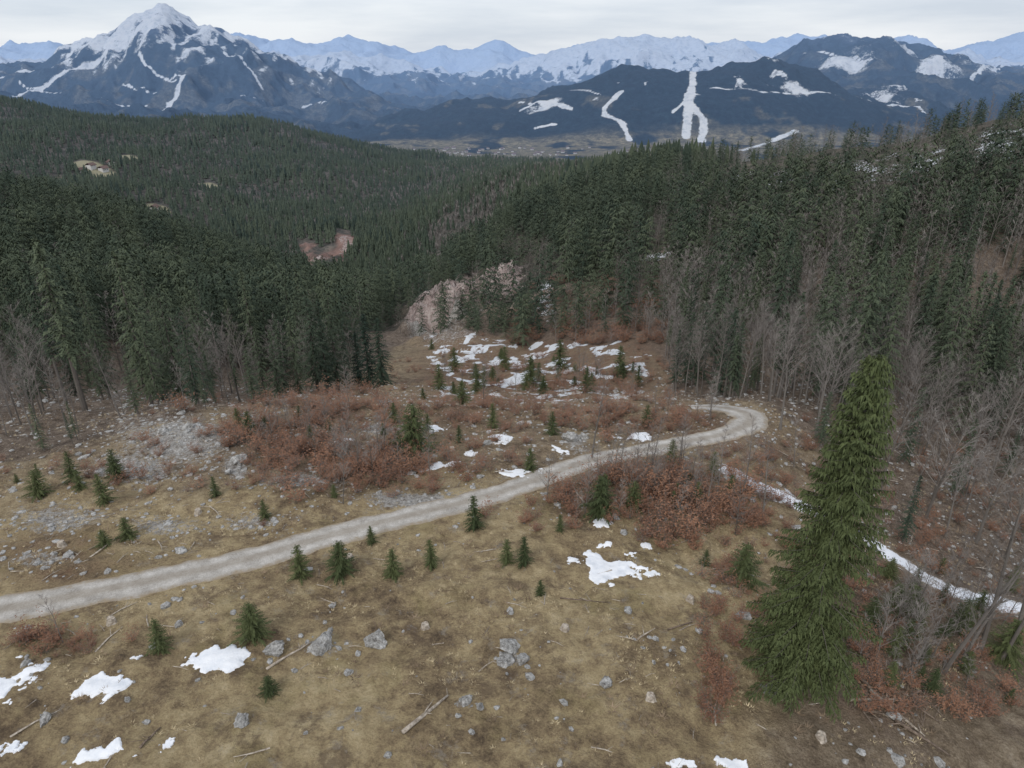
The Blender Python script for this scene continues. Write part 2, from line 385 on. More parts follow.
fa = beval(FARM, x, y); sc_ = beval(SCREE, x, y)*(1+1.2*fbm(x, y, 40, 5, 91))
paint = np.where((sc_ > fa)[:, None], np.array([.22, .135, .105])*(1+.7*fbm(x, y, 20, 4, 92))[:, None], np.array([.3, .27, .17]))
rsn = beval(CLEAR, x, y)*(.50+.35*fbm(x, y, 14, 4, 6)); rsn = np.maximum(rsn, beval(MIDSNOW, x, y)*.6); rsn = np.maximum(rsn, fa*.3)
me = np_mesh('valley_hills', np.c_[x, y, z], f, {'tone': np.maximum(sst(.3, .5, fa), sst(.3, .7, sc_)), 'paint': paint, 'snow': rsn, 'rock': np.maximum(beval(CLIFF, x, y)*.85, sc_*.4)}, True)
tag(link('hills', me, M_H), 'forested valley sides beyond the clearing', 'hills', kind='structure')
x, y, z, f = sheet(-1.2, 1.2, 1250, 2600, 33500, 680)
z[y < 2680] -= 15
nn = fbm(x, y, 900, 5, 31); n2 = fbm(x, y, 300, 4, 41); rg = .5-np.abs(perlin(x/260, y/520, 47))*2+.35-np.abs(perlin(x/120, y/260, 48))
forest = np.array([.012, .025, .036]); past = np.array([.22, .19, .12]); rockc = np.array([.07, .09, .13])
pf = np.zeros(len(x))
floor_ = sst(3300, 3900, y)*(1-sst(5300, 5650, y))*(z < -430)
pf = np.maximum(pf, floor_*sst(-.5, .0, n2)*1.2)
mA = sst(7600, 8600, y)
pf = np.maximum(pf, mA*sst(.0, .35, n2+.4*nn)*(1-sst(-100, 250, z))*.35)
pf = np.maximum(pf, sst(.35, .55, n2+.3*nn)*sst(5200, 5600, y)*(1-mA)*.4*(z < -250))
pf = np.clip(pf, 0, 1)
paint = forest*(1-pf[:, None])+past*pf[:, None]
rk = sst(200, 450, z+150*n2)*(y > 8500); paint = paint*(1-rk[:, None])+rockc*rk[:, None]
sl = np.interp(y, [6500, 9000, 11000, 14500, 17000, 28000], [2500, 220, 90, -80, -340, -1600])
sl = sl+np.where((x/y > .22) & (y < 14000), 380, 0)
dv = np.interp(y, [9000, 17000, 28000], [900, 600, 500])
snow = np.clip(.36+(z-sl)/dv+.40*nn+.34*n2+.46*rg, -.4, 1.15)
snow *= sst(8000, 9300, y)
sp = sst(.55, .9, n2+.6*fbm(x, y, 120, 3, 55))*.62*sst(5600, 6000, y)*(1-mA); snow = np.maximum(snow, sp*(z > -330))
RUNS = [([(688, 70), (692, 85), (686, 100), (690, 115), (703, 126), (700, 141)], 27), ([(622, 93), (606, 108), (604, 116)], 18), ([(604, 116), (622, 124), (630, 141)], 20), ([(684, 112), (672, 118)], 12), ([(556, 118), (535, 122)], 13),
        ([(105, 58), (80, 68), (60, 78), (38, 88), (15, 96)], 36), ([(185, 84), (178, 96), (165, 108), (160, 114)], 28), ([(185, 84), (150, 70), (140, 60)], 15), ([(0, 76), (30, 72), (70, 66)], 30), ([(225, 56), (260, 80)], 16), ([(540, 100), (520, 108)], 14), ([(60, 108), (110, 104), (150, 110)], 16), ([(120, 80), (150, 90), (185, 86)], 12), ([(240, 88), (290, 96), (330, 108)], 12), ([(20, 84), (60, 92), (90, 84)], 12),
        ([(700, 92), (760, 88), (830, 94)], 9), ([(870, 99), (910, 106), (950, 122)], 18), ([(795, 135), (770, 142), (740, 150)], 24), ([(530, 100), (570, 108)], 26), ([(300, 90), (340, 100)], 12), ([(600, 96), (570, 90)], 9), ([(930, 60), (975, 76), (1015, 70)], 26), ([(800, 62), (830, 56), (870, 66)], 18)]
for pts, wd in RUNS:
    P = catmull([hit(*p) for p in pts], 5)
    m = (y > P[:, 1].min()-400) & (y < P[:, 1].max()+400) & (x > P[:, 0].min()-400) & (x < P[:, 0].max()+400)
    if m.any():
        xx, yy = x[m], y[m]; dd = polydist(xx, yy, P)*(1+.6*fbm(xx, yy, 130, 5, 71)); snow[m] = np.maximum(snow[m], 1.0*np.exp(-(dd/(wd*1.15))**2))
SB = [blob(846, 62, 28, 11), blob(938, 74, 28, 11), blob(905, 50, 22, 5), (blob(985, 68, 30, 6)), blob(800, 86, 18, 4), blob(545, 104, 22, 4), blob(960, 84, 24, 5), blob(885, 96, 26, 3)]
bs = beval(SB, x, y); snow = np.maximum(snow, bs*(.85+.55*n2+.3*nn)*(y > 5400))
me = np_mesh('mountains', np.c_[x, y, z], f, {'paint': paint, 'snow': snow}, True)
tag(link('mountains', me, M_M), 'distant snow streaked mountain ranges behind the valley', 'mountains', kind='structure')

# ------------------------------------------------------------------ road and track ribbons
def ribbon(P, w, nx, lift, seed):
    T = np.gradient(P, axis=0); T /= np.linalg.norm(T, axis=1)[:, None]; Nn = np.c_[-T[:, 1], T[:, 0]]
    s = np.cumsum(np.r_[0, np.linalg.norm(np.diff(P, axis=0), axis=1)]); L = s[-1]; k = int(L/.3)
    q = np.linspace(0, L, k); px_ = np.interp(q, s, P[:, 0]); py_ = np.interp(q, s, P[:, 1]); n0 = np.interp(q, s, Nn[:, 0]); n1 = np.interp(q, s, Nn[:, 1])
    ww = np.interp(q, s, w) if not np.isscalar(w) else np.full(k, w)
    el = ww*(1+.2*fbm(q, q*0, 2.5, 4, seed)); er = ww*(1+.2*fbm(q, q*0+50, 2.5, 4, seed+1))
    A = np.linspace(-1, 1, nx); X = []; Y = []; AC = []
    for a in A:
        e = np.where(a < 0, el, er)*a; X.append(px_+n0*e); Y.append(py_+n1*e); AC.append(np.full(k, a))
    X = np.array(X).T.ravel(); Y = np.array(Y).T.ravel(); AC = np.array(AC).T.ravel()
    Z = base(X, Y)+lift*(1-AC**6*1.6)-.03*np.exp(-((np.abs(AC)-.48)/.12)**2)
    i = np.arange((k-1)*(nx-1)); r = i//(nx-1); c = i % (nx-1); a = r*nx+c
    return np_mesh('ribbon', np.c_[X, Y, Z], np.stack([a, a+nx, a+nx+1, a+1], 1), {'across': AC}, True)
rw = np.interp(np.arange(len(ROAD)), [0, 150, 200, 225, 250, len(ROAD)], [1.8, 1.65, 1.7, 2.6, 2.3, 1.8])
tag(link('road', ribbon(ROAD, rw, 13, .07, 3), M_ROAD), 'pale grey gravel forest road crossing the clearing and bending back at the right', 'road', kind='structure')
tag(link('snowy_track', ribbon(TRACK, 1.45, 9, .1, 9), M_TR), 'narrow snow covered track descending behind the tall spruce', 'track', kind='structure')

# ------------------------------------------------------------------ generators
class Nd:
    def __init__(s): s.A = []; s.D = []; s.W = []
    def add(s, a, d, w): s.A.append(a); s.D.append(d); s.W.append(w)
    def arr(s):
        A = np.array(s.A); D = np.array(s.D); W = np.array(s.W); n = len(A)
        v = np.empty((n*3, 3)); v[0::3] = A-W/2; v[1::3] = A+W/2; v[2::3] = A+D
        return v, np.arange(n*3).reshape(-1, 3)
def spruce_arr(seed, H, R, nb, ts, wid, z0f=.08, droop=.45, pw=.8):
    r = random.Random(seed); N = Nd()
    for i in range(nb):
        f = ((i+.5)/nb); z = H*(z0f+(1-z0f)*f)
        L = (R*(1-f)**pw*(.6+.55*r.random())*(1 if f > .12 else .6+3*f)+.12)
        az = i*2.39996+r.uniform(-.5, .5); up = .05+.5*f; dr = droop*(1-f*.8)
        ca, sa = cos(az), sin(az); st_ = max(ts, .05*H/20); k = max(2, int(L/st_))
        for j in range(k+1):
            s = .08+.92*j/k; rr = L*s; zz = z+L*(up*s-dr*s*s)
            p = np.array([ca*rr, sa*rr, zz])
            l = (.42*L*(1-s)+.22*ts+.18*(R/3))*(.7+.6*r.random())
            for sd in (-1, 1):
                a2 = az+sd*r.uniform(.5, 1.15)*(1-.4*s)
                D = np.array([cos(a2)*l, sin(a2)*l, -l*r.uniform(.15, .7)])
                W = np.array([ca*wid, sa*wid, -.25*wid+r.uniform(-.3, .3)*wid]); N.add(p, D, W)
            N.add(p, np.array([ca*wid, sa*wid, -r.uniform(.5, 1.2)*wid*1.6]), np.array([-sa*wid, ca*wid, 0]))
    for _ in range(3):
        a = r.uniform(0, 6.28); N.add(np.array([0, 0, H*.965]), np.array([.008*H*cos(a), .008*H*sin(a), H*.05]), np.array([cos(a+1.5), sin(a+1.5), 0])*max(.002*H, wid*.5))
    return N.arr()
def hero_arr(seed, H, R):
    r = random.Random(seed); z = H*.09; rs_ = np.random.RandomState(seed)
    A = []; Dd = []; W = []; BR = []
    lop = [(r.uniform(0, 6.28), r.uniform(.1, .6)) for _ in range(5)]
    while z < H*.985:
        f = z/H; env = R*min(1, (1-f)**.70*1.06)*(.62+.38*min(1, f/.18))
        nbr = 7
        a0 = r.uniform(0, 6.28)
        for b in range(nbr):
            if f < .6 and r.random() < .10: continue
            az = a0+b*6.283/nbr+r.uniform(-.35, .35); L = env*r.choice((.65, .82, .92, 1.0, 1.08, 1.18))*r.uniform(.9, 1.05)+.14
            for la, lf in lop:
                if abs(f-lf) < .04 and cos(az-la) > .5: L *= .6
            up = -.12+.75*f**1.5; dr = .46*(1-f)+.05
            n_ = max(4, int(L/.14)); s = (np.arange(n_)+.6)/n_
            P = np.stack([cos(az)*L*s, sin(az)*L*s, z+L*(up*s-dr*s*s+.22*(1-f)*s**4)], 1)
            if f < .85: BR.append(tube([(0, 0, z), P[n_//2], P[-1]], [.04*(1.1-f), .02, .006], 3))
            for p, sj in zip(P, s):
                tl = (.34*L*(1-sj)**.7*(1 if sj > .2 else sj/.2)+.16)
                for sd in (-1, 1):
                    a2 = az+sd*r.uniform(.5, .95); m = max(2, int(tl/.09)); q = (np.arange(m)+rs_.rand(m))/m
                    B = p+np.stack([cos(a2)*tl*q, sin(a2)*tl*q, -.38*tl*q], 1)
                    a3 = a2+rs_.uniform(-.7, .7, m); dl = rs_.uniform(.16, .32, m)
                    A.append(B); Dd.append(np.stack([np.cos(a3)*dl*.65, np.sin(a3)*dl*.65, -dl*rs_.uniform(.4, 1.6, m)], 1))
                    a4 = rs_.uniform(0, 6.28, m); w_ = .11; W.append(np.stack([np.cos(a4)*w_, np.sin(a4)*w_, rs_.uniform(-.4, .4, m)*w_], 1))
        z += H*(.021 if f < .6 else .014)*r.uniform(.75, 1.25)
    A = np.concatenate(A); Dd = np.concatenate(Dd); W = np.concatenate(W); n_ = len(A)
    v = np.empty((n_*3, 3)); v[0::3] = A-W/2; v[1::3] = A+W/2; v[2::3] = A+Dd
    return v, np.arange(n_*3).reshape(-1, 3), cat(BR)
def tube(P, rad, k=6):
    P = np.array(P, float); n = len(P); v = []; f = []
    for i in range(n):
        t = P[min(i+1, n-1)]-P[max(i-1, 0)]; t /= np.linalg.norm(t)+1e-9
        a = np.cross(t, [0, 0, 1.0] if abs(t[2]) < .9 else [1.0, 0, 0]); a /= np.linalg.norm(a); b = np.cross(t, a)
        for j in range(k):
            q = 2*pi*j/k; v.append(P[i]+rad[i]*(cos(q)*a+sin(q)*b))
    for i in range(n-1):
        for j in range(k):
            a0 = i*k+j; a1 = i*k+(j+1) % k; f.append((a0, a1, a1+k)); f.append((a0, a1+k, a0+k))
    for e, o in ((0, 1), (n-1, 0)):
        for j in range(1, k-1):
            q = (e*k, e*k+j+1, e*k+j) if o else (e*k, e*k+j, e*k+j+1); f.append(q)
    return np.array(v), np.array(f)
def cat(parts):
    vs = []; fs = []; o = 0
    for v, f in parts: vs.append(v); fs.append(f+o); o += len(v)
    return np.concatenate(vs), np.concatenate(fs)
def bare_arr(seed, H, spread=.36, n1=22, n2=6, n3=5, w2=.05, w3=.032, z0=.28, lift=.8):
    r = random.Random(seed); N = Nd(); tub = []
    bx, by_ = r.uniform(-.06, .06)*H, r.uniform(-.06, .06)*H
    def tp(f): return np.array([bx*f*f, by_*f*f, H*f])+np.array([sin(f*7+seed)*.012*H, cos(f*6+seed)*.012*H, 0])*f
    for i in range(n1):
        f = z0+(.97-z0)*(i+.5)/n1; p = tp(f); az = i*2.4+r.uniform(-.6, .6)
        L = spread*H*(1-.75*((f-z0)/(1-z0)))*(.5+.75*r.random()); up = lift+r.uniform(-.25, .35)+.6*f
        d1 = np.array([cos(az), sin(az), up]); d1 /= np.linalg.norm(d1)
        pm = p+d1*L*.5; bend = np.array([0, 0, .12*L*r.uniform(-1, 1.5)]); pe = p+d1*L+bend
        tub.append(tube([p, pm, pe], [.0042*H*(1.1-f), .0028*H*(1.1-f), .006], 3))
        for j in range(n2):
            s = .25+.75*(j+r.random())/n2; q = p+(pe-p)*s; a2 = az+r.choice((-1, 1))*r.uniform(.3, 1.2); l2 = L*.55*(1.15-s)*(.6+.7*r.random())+.2
            d2 = np.array([cos(a2), sin(a2), up*.8+r.uniform(-.4, .5)]); d2 = d2/np.linalg.norm(d2)*l2; a4 = r.uniform(0, 6.28)
            N.add(q, d2, np.array([cos(a4), sin(a4), .3])*w2)
            for k in range(n3):
                s2 = .2+.8*(k+r.random())/n3; q2 = q+d2*s2; a3 = a2+r.uniform(-1.2, 1.2); l3 = (.25*l2+.35)*(.6+.7*r.random())
                d3 = np.array([cos(a3), sin(a3), r.uniform(-.2, 1.2)]); d3 = d3/np.linalg.norm(d3)*l3; a4 = r.uniform(0, 6.28)
                N.add(q2, d3, np.array([cos(a4), sin(a4), .3])*w3)
    trunk = tube([tp(f) for f in (-.02, .1, .3, .55, .8, 1)], [.013*H, .0095*H, .0075*H, .005*H, .0025*H, .008], 6)
    return trunk, cat(tub+[N.arr()])
def cone_trunk(H, r0): return tube([(0, 0, -.5), (0, 0, H*.3), (0, 0, H*.7), (0, 0, H*.98)], [r0*1.25, r0*.8, r0*.4, .02], 7)

SPR = []
for i in range(5):
    H = 20; v, f = spruce_arr(100+i, H, [2.7, 3.1, 2.4, 3.3, 2.0][i], 85, .42, .36, [.1, .06, .2, .12, .35][i], droop=[.45, .5, .4, .55, .5][i], pw=[.8, .7, .9, .75, .7][i])
    SPR.append((np_mesh('spruce_trunk', *cone_trunk(H, .22)), np_mesh('spruce_crown', v, f)))
v, f = spruce_arr(131, 20, 3.2, 110, .38, .38, .04, droop=.5, pw=.72); SPD = (SPR[1][0], np_mesh('dark_spruce_crown', v, f)); SPD[1].materials.append(M_SPD)
BAR = []
for i in range(6):
    t, c = bare_arr(200+i, 14, [.36, .42, .3, .2, .16, .46][i], [20, 22, 20, 28, 30, 20][i], 7, 6, .045, .03, [.3, .25, .35, .2, .15, .2][i], [.9, .8, 1.1, .5, .35, .7][i])
    BAR.append((np_mesh('tree_trunk', *t), np_mesh('tree_branches', *c)))
t, c = bare_arr(260, 14, .19, 17, 5, 4, .03, .02, .35, 1.2); SLIM = (np_mesh('slim_trunk', *t), np_mesh('slim_branches', *c)); SLIM[0].materials.append(M_BK); SLIM[1].materials.append(M_BK)
SAPM = []
for i in range(4):
    H = 2.6; v, f = spruce_arr(300+i, H, [.75, .95, .62, 1.1][i], 90, .09, .085, .02, droop=.25, pw=.85)
    SAPM.append((np_mesh('sapling_trunk', *cone_trunk(H, .04)), np_mesh('sapling_crown', v, f)))
for t, c in SPR: t.materials.append(M_BK); c.materials.append(M_SPR)
for t, c in BAR: t.materials.append(M_BK); c.materials.append(M_TW)
for t, c in SAPM: t.materials.append(M_BK); c.materials.append(M_SAP)
BSP = []
for i in range(3):
    t, c = bare_arr(700+i, 5, [.3, .2, .26][i], 14, 5, 3, .03, .022, [.12, .2, .1][i], 1.1)
    a_, b_ = np_mesh('sapling_stem', *t), np_mesh('sapling_twigs', *c); a_.materials.append(M_BK); b_.materials.append(M_TW); BSP.append((a_, b_))
SHR = []; SHRA = []
for i in range(4):
    r = random.Random(400+i); N = Nd(); S = Nd(); H = 2.2
    for k in range(30):
        a = r.uniform(0, 6.28); sp = r.uniform(.1, .9); L = H*r.uniform(.5, 1.15); d = np.array([cos(a)*sp, sin(a)*sp, 1.0]); d = d/np.linalg.norm(d)*L
        b = np.array([cos(a)*.25*r.random(), sin(a)*.25*r.random(), -.1]); S.add(b, d, np.array([sin(a), -cos(a), 0])*.03)
        for j in range(5):
            s = r.uniform(.25, 1); q = b+d*s; a2 = r.uniform(0, 6.28); e = np.array([cos(a2), sin(a2), r.uniform(.1, 1)])*r.uniform(.2, .5); S.add(q, e, np.array([sin(a2), cos(a2), .2])*.016)
            for m in range([3, 3, 2, 1][i]):
                a3 = r.uniform(0, 6.28); N.add(q+e*r.random(), np.array([cos(a3), sin(a3), r.uniform(-.6, .3)])*r.uniform(.08, .17), np.array([sin(a3), -cos(a3), r.uniform(-.5, .5)])*.09)
    SHRA.append((S.arr(), N.arr()))
    a_, b_ = np_mesh('shrub_stems', *S.arr()), np_mesh('shrub_leaves', *N.arr()); a_.materials.append(M_TW); b_.materials.append(M_RUST); SHR.append((a_, b_))

def put(name, proto, parts, x, y, sc, sxy=1, label='', cat_='', group=None, sink=0, tilt=0):
    z = H1(x, y)-sink; r = empty(name, (x, y, z), random.uniform(0, 6.28), (sc*sxy, sc*sxy, sc))
    if tilt: r.rotation_euler = (random.uniform(-tilt, tilt), random.uniform(-tilt, tilt), random.uniform(0, 6.28))
    for me_, pn in zip(proto, parts):
        o = bpy.data.objects.new(pn, me_); C.objects.link(o); o.parent = r
    tag(r, label, cat_, group); return r
def top_h(px, py, top):
    x, d = hit(px, py); z = H1(x, d); return x, d, d*ut(px, top)[1]-z

# ------------------------------------------------------------------ tall near spruce
x, d, hh = top_h(797, 690, 352)
v, f, br = hero_arr(57, hh, 3.6)
r = empty('spruce_tree', (x, d, H1(x, d)))
link('trunk', np_mesh('trunk', *cone_trunk(hh, .28)), M_BK, r); link('branches', np_mesh('branches', *br), M_BK, r); link('crown', np_mesh('crown', v, f), M_HERO, r)
tag(r, 'tallest green spruce standing alone at the right of the foreground clearing', 'spruce tree')

# ------------------------------------------------------------------ scatter forests
def scatter(cell, d0, d1, u0, u1, seed):
    rs = np.random.RandomState(seed); xs = []; ys = []
    y0 = np.arange(d0, d1, cell)
    for yy in y0:
        n_ = int((u1-u0)*yy/cell)+1; xx = u0*yy+np.arange(n_)*cell
        xs.append(xx+rs.uniform(-.5, .5, n_)*cell); ys.append(yy+rs.uniform(-.5, .5, n_)*cell)
    return np.concatenate(xs), np.concatenate(ys)
x, y = scatter(4.4, 55, 470, -.95, .95, 1)
xb, yb = scatter(3.6, 80, 340, .16, .95, 21)     # extra leafless trees of the right hillside
nA = len(x); x = np.r_[x, xb]; y = np.r_[y, yb]; extra = np.arange(len(x)) >= nA
z = height(x, y); px, py, dep = proj(x, y, z); by = beyond(x, y); rn = RS.rand(len(x)); rn2 = RS.rand(len(x)); cl = fbm(x, y, 30, 3, 77)
clear = np.clip(beval(SCREE, x, y)*1.3, 0, 1); clear = np.maximum(clear, beval(CLIFF, x, y)*.97); clr = beval(CLEAR, x, y); cz = cutzone(x, y)
dens = np.where(px < 400, .78+.25*cl, .88+.12*cl)
ctr = (px > 390) & (px < 660) & (py > 240); dens = np.where(ctr, .6+.3*cl, dens)
dens = dens*(1-clear)*np.where(cz, 1, 1-.3*sst(.5, .9, clr))*(1-.85*sst(.3, .6, beval(MIDSNOW+TRS, x, y)))*(1-.95*sst(.2, .5, beval(TWIN, x, y)))
dens = np.where(cz, .15+.3*np.clip(cl-.1, 0, 1), dens); dens = np.where(cz & (px < 735) & (py < 172), .4, dens)
dens = np.where(extra & cz, 0.06, dens)
dens = dens*np.where(px > 700, sst(0, .2, by)*.35+.65, 1)
keep = (by+.05*cl > 0) & (rn < dens) & (px > -60) & (px < 1090) & (dep > 0) & (polydist(x, y, TRACK) > 2.8) & (polydist(x, y, ROAD) > 3.5)
hx, hd = hit(795, 700); keep &= ((x-hx)**2+(y-hd)**2 > 120)
ps = np.where(px < 400, .84+.4*cl, .72+.8*cl)
ps = np.where(px < 400, np.where(by < .25, .36+.6*cl, ps), ps)
ps = np.where((px < 250) & (by < .5), .45+.7*cl, ps)
ps = np.where(ctr, .5+.7*cl, ps)
ps = np.where((px > 660) & (by < .45), .34+.6*cl, ps)
ps = np.where(cz, .65, ps); ps = np.where(extra, .12, ps)
isS = rn2 < ps
x, y, z, px, py, dep, isS, by, cz = [a[keep] for a in (x, y, z, px, py, dep, isS, by, cz)]
hS = RS.uniform(8, 23, len(x)); hS = np.where(by < .15, hS*.75, hS); hB = RS.uniform(8, 14.5, len(x)); hS = np.where((px > 640) & (y > 130), hS*.88, hS); hS = np.where(cz, hS*.75, hS); hB = np.where((px > 390) & (px < 660), hB*.75, hB); hB = np.where((px > 640) & (y > 130), hB*.95, hB); hS = np.where(y < 80, hS*.5, hS); hB = np.where(y < 80, hB*.75, hB)
def region(px, py, d):
    if px < 400: return 0
    if px < 650: return 1
    if d > 150: return 2
    return 3
REG = ['in the dense forest on the left slope', 'above the snowy brush slope in the middle', 'on the forested hillside at the upper right', 'in the ravine wood at the right edge']
SGRP = ['spruces of the left forest', 'spruces around the gorge', 'spruces of the right hillside', 'spruces in the right ravine']
BGRP = ['bare trees at the left forest edge', 'bare trees around the gorge', 'bare trees on the right hillside', 'bare trees in the right ravine']
infr = (px > -15) & (px < 1040)
exS = [(370, 389, 314), (383, 390, 318), (360, 386, 332), (338, 388, 288), (318, 392, 296), (300, 396, 318), (254, 402, 350), (280, 398, 330), (328, 390, 300)]
LEX = ['dark spruce, tallest of the small clump left of the snowy slope', 'right-hand dark spruce of the small clump left of the snowy slope', 'shortest spruce of the small clump left of the snowy slope']
nS = 1
for i, (a, b, t) in enumerate(exS):
    X, D, hh = top_h(a, b, t); put('spruce_tree', SPD if i < 3 else SPR[[1, 3, 1, 0, 3][i % 5]], ('trunk', 'crown'), X, D, hh/20, 1.25, LEX[i] if i < 3 else 'tall dark spruce at the near edge of the left forest', 'spruce tree', None if i < 3 else 'edge spruces of the left forest'); nS += 1
exB = [(944, 672, 500), (958, 668, 520), (978, 655, 470), (1000, 662, 500), (1014, 640, 470), (905, 640, 560), (592, 458, 372), (716, 500, 425), (742, 498, 420), (690, 492, 440), (705, 516, 450), (762, 520, 440), (672, 478, 430), (735, 536, 470), (62, 640, 596), (620, 470, 425), (655, 495, 450),
       (780, 430, 330), (815, 440, 330), (745, 395, 305), (725, 390, 310), (880, 490, 380), (925, 520, 400), (850, 470, 370), (975, 545, 430), (1005, 560, 450), (960, 500, 380), (990, 480, 350)]
LB = {0: 'leaning bare tree left of the group at the lower right edge', 5: 'thin bare tree just right of the tall spruce', 6: 'tall thin bare sapling standing above the middle of the road', 14: 'small twiggy bare bush beside the road at the far left'}
nB = 0
for i, (a, b, t) in enumerate(exB):
    X, D, hh = top_h(a, b, t)
    g = 'slender bare trees at the lower right edge' if i < 5 else ('bare trees between the road and the tall spruce' if i < 17 else 'bare trees below the right hillside')
    lab = LB.get(i, {'s': 'slender bare tree at the lower right edge of the clearing', 'b': 'thin bare tree between the road bend and the tall spruce'}[g[0]] if i < 17 else 'spreading grey bare tree right of the road bend')
    put('bare_tree', SLIM if i < 7 else BAR[[3, 4, 2, 3, 2, 3][i % 6] if i < 17 else i % 3], ('trunk', 'branches'), X, D, hh/14, 1 if i < 17 else 1.15, lab, 'bare tree', None if i in LB else g, tilt=.13 if i < 5 else .05); nB += 1
o = np.argsort(dep)
indS = [k for k in o if isS[k] and infr[k]][:300-nS]; indB = [k for k in o if (not isS[k]) and infr[k]][:300-nB]
for k in indS:
    g = region(px[k], py[k], y[k]); j = k % 5
    put('spruce_tree', SPR[j], ('trunk', 'crown'), x[k], y[k], hS[k]/20, random.uniform(.9, 1.25), 'dark green spruce '+REG[g], 'spruce tree', SGRP[g])
for k in indB:
    g = region(px[k], py[k], y[k]); j = [0, 2, 3, 2, 1][k % 5] if g in (0, 3) else [0, 3, 4, 2, 1][k % 5]
    put('bare_tree', SLIM if (g == 3 and k % 3 == 0) else BAR[j], ('trunk', 'branches'), x[k], y[k], hB[k]/14, random.uniform(.8, 1.1), 'leafless grey brown tree '+REG[g], 'bare tree', BGRP[g], tilt=.08)
used = np.zeros(len(x), bool); used[indS] = True; used[indB] = True

def replicate(pv, pf_, X, Y, Z, sxy, sz, tint, rs):
    n_ = len(X); a = rs.uniform(0, 6.28, n_); c, s = np.cos(a), np.sin(a)
    v = np.empty((n_, len(pv), 3), np.float32)
    v[:, :, 0] = X[:, None]+(pv[None, :, 0]*c[:, None]-pv[None, :, 1]*s[:, None])*sxy[:, None]
    v[:, :, 1] = Y[:, None]+(pv[None, :, 0]*s[:, None]+pv[None, :, 1]*c[:, None])*sxy[:, None]
    v[:, :, 2] = Z[:, None]+pv[None, :, 2]*sz[:, None]
    ff = (pf_[None]+(np.arange(n_)*len(pv))[:, None, None]).reshape(-1, 3)
    return v.reshape(-1, 3), ff, np.repeat(tint, len(pv))
def merge(name, parts, mat):
    vs = []; fs = []; ts = []; o_ = 0
    for v, f, t in parts: vs.append(v); fs.append(f+o_); ts.append(t); o_ += len(v)
    return link(name, np_mesh(name, np.concatenate(vs), np.concatenate(fs), {'tint': np.concatenate(ts)}), mat)
def star(seed):
    r = random.Random(seed); v = []; f = []
    for (zt, zb, R) in ((1, .66, .07), (.8, .38, .11), (.55, .1, .145)):
        b = len(v); v.append((0, 0, zt)); n_ = 10
        for k in range(n_):
            a = 2*pi*k/n_; q = R*(1.15 if k % 2 else .55)*r.uniform(.8, 1.2); v.append((q*cos(a), q*sin(a), zb-(.05 if k % 2 else -.02)+r.uniform(-.03, .03)))
        for k in range(n_): f.append((b, b+1+k, b+1+(k+1) % n_))
    return np.array(v), np.array(f)
rs = np.random.RandomState(5)
MS = [spruce_arr(500+i, 1.0, .15, 42, .045, .03, .1, droop=.5) for i in range(3)]
MB = []
for i in range(3):
    t, c = bare_arr(600+i, 14, [.34, .2, .28][i], 15, 5, 3, .12, .09, .2, [.8, .5, .9][i]); v, f = cat([t, c]); MB.append((v/14, f))
FS = [star(i) for i in range(3)]
FB = []
for i in range(2):
    r_ = random.Random(i); N = Nd()
    for k in range(20):
        a = r_.uniform(0, 6.28); N.add(np.array([0, 0, r_.uniform(.15, .7)]), np.array([cos(a)*.2, sin(a)*.2, r_.uniform(.15, .4)])*r_.uniform(.6, 1.2), np.array([sin(a), -cos(a), .2])*.05)
    N.add(np.array([0, 0, 0.]), np.array([0, 0, 1.]), np.array([.04, 0, 0])); FB.append(N.arr())
conif = []; bareL = []
rest = np.where(~used)[0]
for i in range(3):
    k = rest[isS[rest] & (rest % 3 == i)]; conif.append(replicate(*MS[i], x[k], y[k], z[k], hS[k]*rs.uniform(.8, 1.15, len(k)), hS[k], rs.rand(len(k)), rs))
    k = rest[~isS[rest] & (rest % 3 == i)]; bareL.append(replicate(*MB[i], x[k], y[k], z[k], hB[k]*rs.uniform(.85, 1.15, len(k)), hB[k]*1.1, rs.rand(len(k)), rs))
for cell, d0, d1, u0, u1, sd in ((6.5, 470, 900, -.85, .5, 2), (8.8, 900, 2350, -.82, .3, 3)):
    X, Y = scatter(cell, d0, d1, u0, u1, sd); cl = fbm(X, Y, 160, 3, 78); cl2 = fbm(X, Y, 60, 3, 79)
    kp = (rs.rand(len(X)) < (.95-.4*sst(.3, .7, cl2))*(1-sst(.25, .5, beval(FARM+SCREE, X, Y)))*(1-.9*sst(.2, .5, beval(CLEAR, X, Y)))*(1-.85*sst(.3, .6, beval(MIDSNOW, X, Y)))*np.where(X/Y > .27, .10, 1))
    X, Y, cl = X[kp], Y[kp], cl[kp]; Z = height(X, Y); uu = X/Y
    pS = np.where(uu > -.12, .56+.6*cl, .90+.35*cl); S_ = rs.rand(len(X)) < pS
    hh = rs.uniform(8, 19, len(X))*(1+.25*cl); idx = np.arange(len(X))
    for i in range(3):
        k = idx[S_ & (idx % 3 == i)]; conif.append(replicate(*FS[i], X[k], Y[k], Z[k], hh[k]*rs.uniform(1.0, 1.6, len(k)), hh[k], np.clip(rs.rand(len(k))*.5+.1+.6*cl[k], 0, .99), rs))
    for i in range(2):
        k = idx[~S_ & (idx % 2 == i)]; bareL.append(replicate(*FB[i], X[k], Y[k], Z[k], hh[k]*.8, hh[k]*.8, rs.rand(len(k))*.4, rs))
tag(merge('conifer_forest', conif, M_SPR), 'dense dark spruce forest covering the valley sides', 'forest', kind='stuff')
tag(merge('leafless_forest', bareL, M_TW), 'brown grey leafless woodland mixed into the hillside forest', 'forest', kind='stuff')

